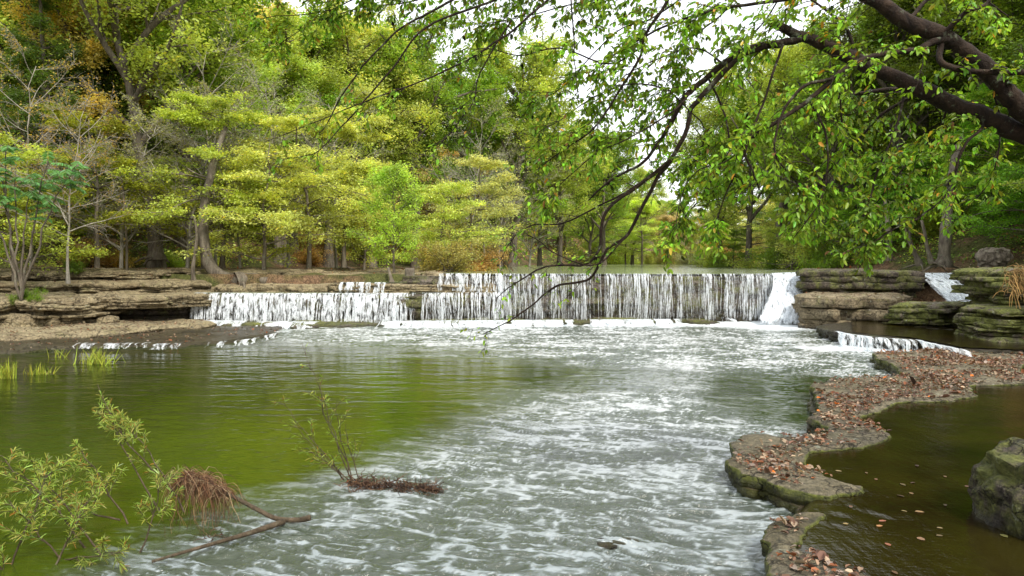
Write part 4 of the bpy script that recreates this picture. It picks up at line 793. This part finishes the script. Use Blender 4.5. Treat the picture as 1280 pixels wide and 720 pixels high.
# ------------------------------------------------------------------ overhanging tree
rng = np.random.default_rng(11)
BR = [  # (name, points (px,py,Y), r0, r1, children per metre, child length, droop)
 ('limb', [(1420, 235, 7.0), (1340, 195, 7.0), (1280, 168, 7.0), (1236, 148, 7.0), (1186, 128, 7.05), (1132, 104, 7.1), (1072, 77, 7.2), (1038, 60, 7.25), (1001, 45, 7.3), (964, 27, 7.35)], .108, .04, 1.0, .6),
 ('limb', [(1420, 235, 7.0), (1340, 180, 6.9), (1280, 138, 6.8), (1260, 118, 6.8), (1230, 84, 6.8), (1186, 50, 6.75), (1135, 27, 6.7), (1098, 3, 6.7), (1050, -20, 6.7), (960, -60, 6.8)], .108, .045, 1.0, .7),
 ('branch', [(1001, 48, 7.3), (978, 54, 7.3), (951, 57, 7.35), (917, 70, 7.4), (884, 97, 7.5), (867, 111, 7.5), (852, 128, 7.5), (835, 160, 7.6), (821, 181, 7.7), (800, 206, 7.8), (764, 225, 7.9), (735, 250, 8)], .04, .008, 3.0, .45),
 ('branch', [(978, 56, 7.3), (951, 60, 7.3), (931, 67, 7.3), (904, 91, 7.3), (880, 118, 7.3), (863, 138, 7.35), (858, 165, 7.4), (838, 201, 7.5), (817, 230, 7.6), (786, 292, 7.8), (758, 313, 7.9), (737, 348, 8), (696, 358, 8.1), (668, 379, 8.2), (633, 403, 8.3), (605, 417, 8.4)], .033, .004, 1.6, .4),
 ('branch', [(838, 201, 7.5), (800, 230, 7.6), (758, 265, 7.7), (748, 313, 7.8), (730, 330, 7.9), (682, 334, 8), (650, 350, 8.1), (620, 372, 8.2)], .022, .004, 2.4, .35),
 ('branch', [(800, 230, 7.6), (763, 251, 7.8), (703, 279, 8), (664, 282, 8.1), (640, 300, 8.2), (626, 324, 8.3)], .012, .003, 2.4, .35),
 ('branch', [(786, 292, 7.8), (745, 330, 7.8), (700, 320, 7.9), (672, 300, 8), (640, 285, 8.1)], .010, .003, 2.4, .3),
 ('branch', [(1186, 50, 6.7), (1166, 52, 6.65), (1146, 62, 6.6), (1105, 67, 6.6), (1068, 79, 6.6), (1041, 99, 6.6), (1011, 124, 6.6), (978, 148, 6.6), (944, 168, 6.7), (931, 188, 6.7), (941, 215, 6.7), (951, 238, 6.7)], .034, .006, 3.4, .45),
 ('branch', [(1041, 98, 6.6), (1008, 107, 6.5), (984, 131, 6.5), (971, 161, 6.5), (970, 195, 6.5), (991, 222, 6.5), (1010, 250, 6.5)], .016, .004, 3.6, .4),
 ('branch', [(1172, 56, 6.7), (1186, 37, 6.65), (1206, 17, 6.6), (1233, 5, 6.6), (1240, -15, 6.6)], .024, .012, 2, .3),
 ('branch', [(1176, 54, 6.7), (1174, 74, 6.6), (1189, 84, 6.55), (1220, 89, 6.5), (1280, 89, 6.4), (1380, 80, 6.4)], .028, .026, .8, .3),
 ('branch', [(1230, 150, 7), (1226, 161, 6.95), (1206, 181, 6.9), (1193, 215, 6.9), (1185, 235, 6.9), (1176, 251, 6.9), (1149, 272, 6.9), (1114, 289, 6.9), (1076, 313, 7)], .016, .004, 4.5, .4),
 ('branch', [(1139, 112, 7.1), (1139, 121, 7.2), (1105, 141, 7.4), (1068, 181, 7.6), (1025, 228, 7.8), (1000, 280, 8)], .02, .004, 4, .45),
 ('branch', [(1250, 160, 7), (1180, 128, 7.4), (1120, 112, 7.7), (1060, 120, 8), (1000, 130, 8.2)], .035, .012, 3, .5),
 ('branch', [(960, -60, 6.8), (880, -50, 7), (800, -40, 7.3), (700, -35, 7.6), (600, -30, 7.8), (480, -30, 8), (330, -25, 8.2)], .045, .008, 6, .62),
 ('branch', [(1050, -20, 6.7), (980, 0, 6.9), (900, 10, 7.1), (840, 30, 7.3), (780, 60, 7.5), (740, 90, 7.7)], .02, .004, 4.5, .45),
 ('branch', [(850, -45, 7.1), (835, 0, 7.2), (805, 47, 7.3), (798, 74, 7.3), (761, 134, 7.4), (737, 165, 7.5), (700, 190, 7.6), (668, 215, 7.7)], .018, .004, 4.4, .42),
 ('branch', [(720, -35, 7.5), (714, -10, 7.5), (717, 40, 7.5), (718, 77, 7.5), (722, 120, 7.5)], .01, .003, 3, .35),
 ('branch', [(650, -35, 7.7), (600, -20, 7.7), (540, 15, 7.8), (506, 32, 7.9), (459, 77, 8), (425, 124, 8.1), (405, 160, 8.2), (380, 180, 8.2)], .016, .003, 1.6, .3),
 ('branch', [(680, -35, 7.6), (620, 0, 7.6), (532, 34, 7.7), (492, 84, 7.8), (445, 138, 7.9), (428, 158, 8), (395, 190, 8), (350, 200, 8.1)], .014, .003, 1.6, .3),
 ('branch', [(720, -30, 7.5), (650, 30, 7.6), (593, 70, 7.7), (522, 104, 7.8), (462, 124, 7.9), (400, 150, 8), (330, 178, 8.1)], .013, .003, 1.8, .35),
 ('branch', [(640, 25, 7.6), (600, 90, 7.7), (590, 130, 7.8), (560, 170, 7.9), (540, 190, 8)], .009, .003, 2.6, .35),
 ('branch', [(800, 60, 7.4), (760, 80, 7.5), (700, 60, 7.7), (650, 70, 7.8), (600, 60, 7.9), (560, 90, 8)], .010, .003, 4, .35),
 ('branch', [(978, 55, 7.2), (960, 110, 7.1), (935, 180, 7), (905, 250, 7), (890, 300, 7)], .014, .003, 4.5, .42),
 ('branch', [(884, 97, 7.5), (905, 140, 7.4), (910, 190, 7.3), (880, 240, 7.2), (850, 280, 7.2), (838, 310, 7.2)], .012, .003, 4.4, .4),
 ('branch', [(1011, 124, 6.6), (1030, 160, 6.6), (1035, 210, 6.6), (1020, 260, 6.6), (990, 300, 6.7)], .012, .003, 4.5, .4),
 ('branch', [(1132, 110, 7.1), (1120, 160, 7), (1095, 220, 7), (1080, 270, 7), (1060, 305, 7)], .012, .003, 4.0, .4),
 ('branch', [(1230, 90, 6.8), (1250, 150, 7.2), (1240, 220, 7.4), (1200, 270, 7.5)], .012, .003, 2.2, .4),
 ('branch', [(1072, 75, 7.2), (1060, 40, 7.3), (1030, 10, 7.4), (980, -20, 7.5)], .02, .006, 5, .45),
 ('branch', [(1135, 27, 6.7), (1160, 0, 6.8), (1200, -20, 7), (1260, 20, 7.2)], .02, .006, 2.4, .45),
 ('branch', [(852, 128, 7.5), (830, 110, 7.6), (790, 105, 7.7), (745, 120, 7.8), (700, 150, 7.9), (665, 170, 8)], .01, .003, 4, .4),
 ('branch', [(905, 80, 7.4), (870, 60, 7.6), (820, 75, 7.8), (775, 100, 8), (740, 150, 8.2)], .009, .003, 5, .4),
 ('branch', [(940, -30, 7), (900, 20, 7.4), (850, 60, 7.7), (830, 110, 7.9), (800, 160, 8.1)], .009, .003, 5, .42),
 ('branch', [(852, 128, 7.5), (880, 160, 7.6), (870, 200, 7.7), (830, 235, 7.9)], .008, .003, 5, .4),
 ('branch', [(990, -30, 7), (960, 20, 7.3), (930, 60, 7.6), (900, 130, 7.9)], .009, .003, 4.5, .42),
 ('branch', [(900, -40, 7), (820, 20, 7.6), (770, 40, 7.8), (700, 110, 8), (660, 130, 8.2)], .01, .003, 4.5, .42),
 ('branch', [(860, -40, 7), (800, -10, 7.8), (740, 0, 8), (660, 20, 8.1), (600, 30, 8.3), (520, 40, 8.4)], .01, .003, 6, .45),
 ('branch', [(600, -30, 7.8), (520, 0, 8), (450, 10, 8.2), (390, 30, 8.4), (340, 60, 8.5)], .009, .003, 5, .35),
 ('branch', [(867, 111, 7.5), (840, 140, 7.3), (790, 170, 7.3), (750, 190, 7.4), (700, 230, 7.5), (680, 260, 7.6)], .01, .003, 4.5, .36),
 ('branch', [(944, 168, 6.7), (910, 200, 6.8), (870, 215, 6.9), (850, 250, 7), (846, 290, 7)], .008, .003, 5, .36),
 ('branch', [(1038, 60, 7.25), (1050, 120, 7.5), (1060, 180, 7.7), (1110, 220, 7.8), (1150, 260, 7.9)], .012, .003, 5, .42),
 ('branch', [(1186, 128, 7.05), (1170, 170, 7.5), (1130, 210, 7.7), (1090, 260, 7.8), (1050, 290, 7.9)], .012, .003, 4.5, .42),
 ('branch', [(480, -30, 8), (440, 0, 8.1), (400, 15, 8.2), (350, 20, 8.3), (320, 25, 8.3)], .008, .003, 5, .32),
]
ot = thing('overhanging_tree', (7.6, 6.6, .9), 'big tree leaning in from the right with dark limbs and drooping leafy branches', 'tree')
origin = np.array([7.6, 6.6, .9])
def rel(me):
    V = np.empty(len(me.vertices)*3, np.float32); me.vertices.foreach_get('co', V); V = (V.reshape(-1, 3)-origin).astype(np.float32); me.vertices.foreach_set('co', V.ravel()); me.update(); return me
g = Geo(); e = np.array(PY(1420, 235, 7.0)); K = 16
tp = resample(np.array([(7.9, 6.5, .4), (7.8, 6.5, 1.6), (7.2, 6.7, 2.8), tuple(e), tuple(e+[-.2, 0, .08])]), .12, False)
tubes(g, tp[None], np.linspace(.36, .13, len(tp))[None], 14); link('trunk', rel(g.mesh('trunk', True)), DARKBARK, ot)
LP, LD, tg_ = [], [], Geo(); LDen = []
def catmull(P, n):
    P = np.vstack([2*P[0]-P[1], P, 2*P[-1]-P[-2]]); out_ = []
    for i in range(1, len(P)-2):
        t = np.linspace(0, 1, n, endpoint=False)[:, None]; a, b, c, d = P[i-1], P[i], P[i+1], P[i+2]
        out_.append(.5*(2*b+(c-a)*t+(2*a-5*b+4*c-d)*t**2+(3*b-3*c+d-a)*t**3))
    return np.vstack(out_+[P[-2:-1]])
def add_leaves(curves, per_m, rng, t0=.15):
    L = np.linalg.norm(np.diff(curves, axis=1), axis=2).sum(1); n = np.maximum(1, (L*per_m*(1-t0)).astype(int)); idx = np.repeat(np.arange(len(curves)), n)
    t = rng.uniform(t0, 1, len(idx)); p, d = on_curves(curves, idx, t); r = rng.normal(0, 1, p.shape); r = unit(r-d*np.sum(r*d, 1, keepdims=True)); r[:, 2] *= .4
    LP.append(p); LD.append(unit(d*.7+r*1.0+np.array([0, 0, -.28])))
for nm, pts, r0, r1, dens, cl in BR:
    P = catmull(np.array([PY(*p) for p in pts]), 7); n = len(P); amp_ = .02 if nm == 'limb' else .012
    kk = rng.integers(0, 999); P = P+np.column_stack([fbm(np.arange(n)*.35, 0, 0, 3, kk+q) for q in range(3)])*amp_
    R = np.linspace(1, 0, n)**.8*(r0-r1)+r1
    R = R*(1+.13*fbm(np.arange(n)*.6, 0, 0, 3, kk+9)) if nm == 'limb' else R
    g = Geo(); tubes(g, P[None], R[None], 12 if nm == 'limb' else 7); link(nm, rel(g.mesh(nm, True)), DARKBARK, ot)
    Lm = np.linalg.norm(np.diff(P, axis=0), axis=1).sum(); nc = max(2, int(Lm*dens*2.5))
    lo = .25 if nm == 'limb' else .12
    ch, _, _ = spawn(P[None], nc, lo, 1, 1.1, cl*1.15, 8, .09, .13, rng, .7)
    tubes(tg_, ch, (np.clip(r1*.9, .0035, .006)*np.linspace(1, .35, 8))[None]*np.ones((len(ch), 1)), 4)
    tw, _, _ = spawn(ch, 4, .1, 1, .9, cl*.5, 6, .08, .13, rng, .7)
    tubes(tg_, tw, (.0028*np.linspace(1, .5, 6))[None]*np.ones((len(tw), 1)), 3)
    sparse = pts[-1][0] < 660 and pts[-1][1] > 100
    k = .22 if sparse and pts[-1][1] > 250 else (.5 if sparse else 1)
    add_leaves(ch, 14*k, rng, .25); add_leaves(tw, 42*k, rng, .05)
link('twigs', rel(tg_.mesh('twigs')), DARKBARK, ot)
P = np.concatenate(LP); D = np.concatenate(LD); n = len(P)
print('near leaves', n)
V, Fq = leaves6(P, D, rng, .063, .6, 1.1, .2, .18)
c = leafcol(n, 6, rng, (.25, .42, .035), .36, [(.6, .3, .04), (.65, .48, .06), (.25, .13, .05)], .03)
link('crown', rel(mesh_np('crown', V, [Fq], False, c)), NEARLEAF, ot)

# ------------------------------------------------------------------ foreground debris
def stems(g, base, targets, r0, rng, K=9, wig=.03):
    cs = []
    for b, t in zip(base, targets):
        b, t = np.array(b), np.array(t); u = np.linspace(0, 1, K)[:, None]; L = np.linalg.norm(t-b)
        mid = (b+t)/2+rng.normal(0, .06*L, 3); P = (1-u)**2*b+2*u*(1-u)*mid+u**2*t+np.concatenate([np.zeros((1, 3)), rng.normal(0, wig*L*.3, (K-1, 3))]); cs.append(P)
    cs = np.array(cs); tubes(g, cs, (np.linspace(1, .3, K)*r0)[None]*np.ones((len(cs), 1)), 5); return cs
def willow(name, base, targets, r0, seed, label, nl, col, twl=.25, cat='sapling', per=6):
    rng = np.random.default_rng(seed); g = Geo(); cs = stems(g, base, targets, r0, rng)
    tw, _, _ = spawn(cs, per, .3, 1, .8, twl, 6, .0, .12, rng); tubes(g, tw, (.0042*np.linspace(1, .5, 6))[None]*np.ones((len(tw), 1)), 3)
    t = thing(name, tuple(np.mean(base, 0)), label, cat); org = np.mean(base, 0)
    me = g.mesh('stems', True); o = link('stems', me, TWIGBARK, t); o.location = -org
    idx = rng.integers(0, len(tw), nl); p, d = on_curves(tw, idx, rng.uniform(.2, 1, nl)); r = rng.normal(0, .7, p.shape)
    V, Fq = leaves6(p, unit(d+r), rng, .075, .12, .8, .2, .2)
    c = leafcol(nl, 6, rng, col, .3, [(.4, .2, .05), (.42, .38, .1)], .12)
    o = link('foliage', mesh_np('foliage', V, [Fq], False, c), NEARLEAF, t); o.location = -org
    return t, cs
# willow on the left
b = [PY(150, 650, 6.6), PY(160, 655, 6.6), PY(90, 720, 6.2), PY(60, 730, 6.0), PY(200, 640, 6.8), PY(30, 740, 6.0), PY(130, 700, 6.2), PY(225, 625, 6.9), PY(0, 740, 6.0), PY(170, 700, 6.3), PY(110, 690, 6.4), PY(230, 640, 6.8), PY(60, 700, 6.3)]
t_ = [PY(20, 600, 6.8), PY(100, 560, 6.9), PY(10, 625, 6.2), PY(120, 610, 6.4), PY(130, 500, 7.4), PY(-30, 640, 6.0), PY(40, 575, 6.5), PY(120, 478, 7.4), PY(60, 590, 6.3), PY(200, 600, 6.5), PY(-20, 560, 6.6), PY(160, 530, 7.2), PY(150, 690, 5.9)]
willow('willow_bush', b, t_, .010, 201, 'flattened willow tangle with thin yellowish leaves at lower left', 4800, (.32, .40, .09), .36, 'bush', 9)
# half sunken branch carrying dried roots
trunkm = [PY(222, 592, 7.0), PY(250, 600, 7.0), PY(290, 620, 6.95), PY(320, 636, 6.9), PY(345, 648, 6.9), PY(372, 650, 6.9), PY(388, 647, 6.9)]
g = Geo(); P = catmull(np.array(trunkm), 6); tubes(g, P[None], np.linspace(.014, .03, len(P))[None], 8)
P2 = catmull(np.array([PY(190, 702, 5.95), PY(265, 680, 6.3), PY(310, 667, 6.55), PY(355, 652, 6.85)]), 6); tubes(g, P2[None], np.linspace(.012, .03, len(P2))[None], 7)
P3 = catmull(np.array([PY(390, 648, 7.1), PY(420, 640, 7.3), PY(350, 625, 7.3)]), 4)
dw = thing('driftwood_branch', PY(345, 655, 7.1), 'bent wet branch draped with a brown mat of dead roots', 'driftwood'); org = np.array(dw.location)
o = link('bough', g.mesh('bough', True), TWIGBARK, dw); o.location = -org
rng = np.random.default_rng(33); g = Geo(); n = 1000
tt = rng.uniform(0, 1, n); p0, _ = on_curves(P[None], np.zeros(n, int), tt*.30); p0 += rng.normal(0, 1, (n, 3))*[.035, .04, .02]
Pn = grow(p0, rng.normal(0, 1, (n, 3))*[1.2, 1, .6], rng.uniform(.12, .6, n)*(1.1-1.2*np.abs(tt-.55))*rng.choice([.4, .7, 1, 1.25], n), 8, .6, .3, rng)
pal = np.array([(.2, .09, .045), (.32, .18, .09), (.10, .05, .03), (.42, .30, .17)])
tubes(g, Pn, (np.linspace(1, .5, 8)*.003)[None]*np.ones((n, 1)), 3, np.repeat(pal[rng.integers(0, 4, n)]*(1+rng.normal(0, .2, (n, 1))), 24, 0))
p0 = np.array([PY(268, 678, 6.6)])+rng.normal(0, 1, (160, 3))*[.06, .05, .02]; Pn = grow(p0, rng.normal(0, 1, (160, 3)), rng.uniform(.08, .25, 160), 8, .3, .4, rng)
tubes(g, Pn, (np.linspace(1, .5, 8)*.004)[None]*np.ones((160, 1)), 3, np.repeat(pal[rng.integers(0, 3, 160)]*.45, 24, 0))
o = link('root_mat', g.mesh('root_mat', color=True), DRYMAT, dw); o.location = -org
# right sapling with debris raft
b = [PY(442, 606, 8.2)]*4+[PY(450, 608, 8.2)]*2+[PY(430, 600, 8.2)]*2
t_ = [PY(378, 432, 8.3), PY(398, 470, 8.2), PY(352, 500, 8.3), PY(420, 500, 8.1), PY(432, 530, 8), PY(382, 560, 8), PY(365, 530, 8.2), PY(415, 570, 7.9)]
willow('willow_sapling', b, t_, .008, 203, 'thin upright willow sapling rising from the debris in midstream', 420, (.25, .33, .06), .3, 'sapling', 6)
g = Geo(); rng = np.random.default_rng(44)
P = catmull(np.array([PY(436, 604, 8.2), PY(460, 612, 8.1), PY(500, 614, 8.0), PY(530, 618, 8.0), PY(541, 621, 7.95)]), 6); tubes(g, P[None], np.linspace(.015, .03, len(P))[None], 7)
dr = thing('debris_raft', tuple(P[10]), 'clump of dark twigs and leaves caught in the current', 'debris'); org = np.array(dr.location)
o = link('stick', g.mesh('stick', True), TWIGBARK, dr); o.location = -org
g = Geo(); n = 900; p0, _ = on_curves(P[None], np.zeros(n, int), rng.uniform(.1, 1, n)); p0 += rng.normal(0, 1, (n, 3))*[.07, .05, .03]+[0, 0, .035]
Pn = grow(p0, rng.normal(0, 1, (n, 3))*[1, 1, .6], rng.uniform(.06, .22, n), 6, .12, .45, rng)
tubes(g, Pn, (np.linspace(1, .5, 6)*.0055)[None]*np.ones((n, 1)), 3, np.repeat(np.array([(.1, .05, .03), (.05, .03, .02), (.16, .09, .05)])[rng.integers(0, 3, n)], 18, 0))
n2 = 90; pp, _ = on_curves(P[None], np.zeros(n2, int), rng.uniform(0, 1, n2)); pp += rng.normal(0, .04, (n2, 3))*[1.2, 1, .5]
V, Fq = leaves6(pp, rng.normal(0, 1, (n2, 3)), rng, .07, .5); g.add(V, Fq, leafcol(n2, 6, rng, (.16, .06, .03), .3, [(.4, .1, .02)], .15))
o = link('twig_clump', g.mesh('twig_clump', color=True), DRYMAT, dr); o.location = -org
tag(boulder('stone', (rk[0], rk[1], -.03), (.26, .13, .09), 90, DAMROCK, 4), 'dark stone just breaking the current near the bottom centre', 'rock')

# grass tufts in the water at left
GRASS = leaf_mat('grass_material', False, .35, .5)
for k, (px, py, w, h, n, lab) in enumerate([(5, 473, .3, .42, 90, 'grass tuft cut by the left edge'), (50, 468, .38, .26, 60, 'low spreading grass tuft second from the left edge'), (122, 455, .48, .42, 110, 'widest bright grass clump standing in the pool'), (75, 447, .2, .3, 20, 'thin sparse grass behind the wide clump')]):
    c = PZ(px, py, 0); rng = np.random.default_rng(300+k)
    p0 = np.column_stack([rng.normal(0, w*.5, n), rng.normal(0, w*.25, n), np.full(n, -.03)]); d = np.column_stack([rng.normal(.1, .3, (n, 2)), np.ones(n)])
    P = grow(p0, d, h*rng.uniform(.5, 1.3, n), 5, .10, .08, rng); W = (np.array([1, .9, .7, .4, .05])*.011)[None, :, None]; s_ = unit(np.cross(d, rng.normal(0, 1, (n, 3))))[:, None]
    V = np.stack([P-s_*W, P+s_*W], 2).reshape(-1, 3); i = (np.arange(n)[:, None]*5+np.arange(4)[None]).ravel()*2; Fq = np.stack([i, i+1, i+3, i+2], 1)
    o = link('grass_tuft', mesh_np('grass_tuft', V, [Fq], False, leafcol(n, 10, rng, (.33, .38, .05), .25)), GRASS); o.location = c
    tag(o, lab, 'grass tuft', 'grass tufts in the pool')
# fern-like green plant on the rock block, sumac at upper left
def sumac():
    rng = np.random.default_rng(9); base = np.array([-17.2, 25.2, 1.2]); t = thing('sumac_tree', tuple(base), 'small tree with drooping blue green feather shaped leaves at the left edge', 'tree')
    g = Geo(); lg = Geo(); tops = [PY(x, y, 24.5) for x, y in [(20, 215), (60, 200), (95, 205), (35, 240), (5, 190), (-30, 220)]]
    cs = stems(g, [base]*len(tops), tops, .05, rng)
    fr, fi, _ = spawn(cs, 9, .72, 1, 1.0, 1.5, 9, .14, .03, rng, .5); tubes(g, fr, (np.linspace(1, .4, 9)*.008)[None]*np.ones((len(fr), 1)), 3)
    n = len(fr)*46; idx = np.repeat(np.arange(len(fr)), 46); u = np.tile(np.linspace(.12, 1, 23).repeat(2), len(fr)); sg = np.tile([1, -1], n//2)
    p, d = on_curves(fr, idx, u); s_ = unit(np.cross(d, [0, 0, 1.]))*sg[:, None]
    V, Fq = leaves6(p, unit(s_+d*.35+np.array([0, 0, -.45])), rng, .2, .27, 1, .2, .1)
    o = link('stems', g.mesh('stems', True), BARK, t); o.location = -base
    o = link('crown', mesh_np('crown', V, [Fq], False, leafcol(n, 6, rng, (.15, .33, .10), .25)), NEARLEAF, t); o.location = -base
sumac()
tree('bush2', 22, 25.6, 'bright green fern clump on the jagged rock block', (.2, .34, .03), .38, z=1.2, name='fern_clump', X=-17.4)
tree('bush1', 95, 30, 'small green plant growing on the upper left ledge', (.18, .3, .03), .3, z=2.1, name='ledge_plant')
for poly, dens in (([(-26, 27), (-17.5, 27), (-17, 30), (-12, 33), (-6, 36), (-6, 46), (-30, 46)], 60), ([(14.5, 20), (20, 20), (26, 34), (19, 36), (17, 30)], 50), ([(8.6, 8), (13, 15), (15, 20), (18, 20), (12, 6)], 60)):
    LIT.append((np.array(poly, float), hgt, dens, 7))
scatter_litter('leaf_litter', LIT, 'brown and orange fallen leaves lying over the rocks')
# floating leaves
rng = np.random.default_rng(8); n = 30; q = np.array([PZ(rng.uniform(1040, 1270), rng.uniform(560, 715), .212) for _ in range(n)]); D = rng.normal(0, 1, (n, 3)); D[:, 2] = 0
V, Fq = leaves6(q, D, rng, .07, .7, 6, 0, .05)
tag(link('floating_leaves', mesh_np('floating_leaves', V, [Fq], False, leafcol(n, 6, rng, (.2, .12, .06), .4)), LITTER), 'scattered leaves floating on the side pool', 'fallen leaves', kind='stuff')

# ------------------------------------------------------------------ light
w = bpy.data.worlds.new('World'); scene.world = w; w.use_nodes = True; nt = w.node_tree; nt.nodes.clear()
sky = nt.nodes.new('ShaderNodeTexSky'); sky.sky_type = 'NISHITA'; sky.sun_disc = False; sky.sun_elevation = rad(48); sky.sun_rotation = rad(150)
sky.air_density = 1.0; sky.dust_density = 4.0
mx = nt.nodes.new('ShaderNodeMix'); mx.data_type = 'RGBA'; mx.inputs[0].default_value = .8; mx.inputs[7].default_value = (11.5, 11.7, 12.0, 1)   # thin white overcast
bg = nt.nodes.new('ShaderNodeBackground'); bg.inputs[1].default_value = .165; ou = nt.nodes.new('ShaderNodeOutputWorld')
nt.links.new(sky.outputs[0], mx.inputs[6]); nt.links.new(mx.outputs[2], bg.inputs[0]); nt.links.new(bg.outputs[0], ou.inputs[0])
sun = bpy.data.lights.new('sun', 'SUN'); sun.energy = 3.9; sun.angle = rad(10); sun.color = (1, .95, .84)
so = bpy.data.objects.new('sun', sun); COL.objects.link(so)
az, el = rad(150), rad(48); dvec = Vector((math.sin(az)*math.cos(el), math.cos(az)*math.cos(el), math.sin(el)))
so.rotation_euler = dvec.to_track_quat('Z', 'Y').to_euler()
scene.view_settings.view_transform = 'Standard'; scene.view_settings.look = 'None'; scene.view_settings.exposure = 0
scene.cycles.max_bounces = 8; scene.cycles.transparent_max_bounces = 24; scene.cycles.use_denoising = True; scene.cycles.sample_clamp_indirect = 5
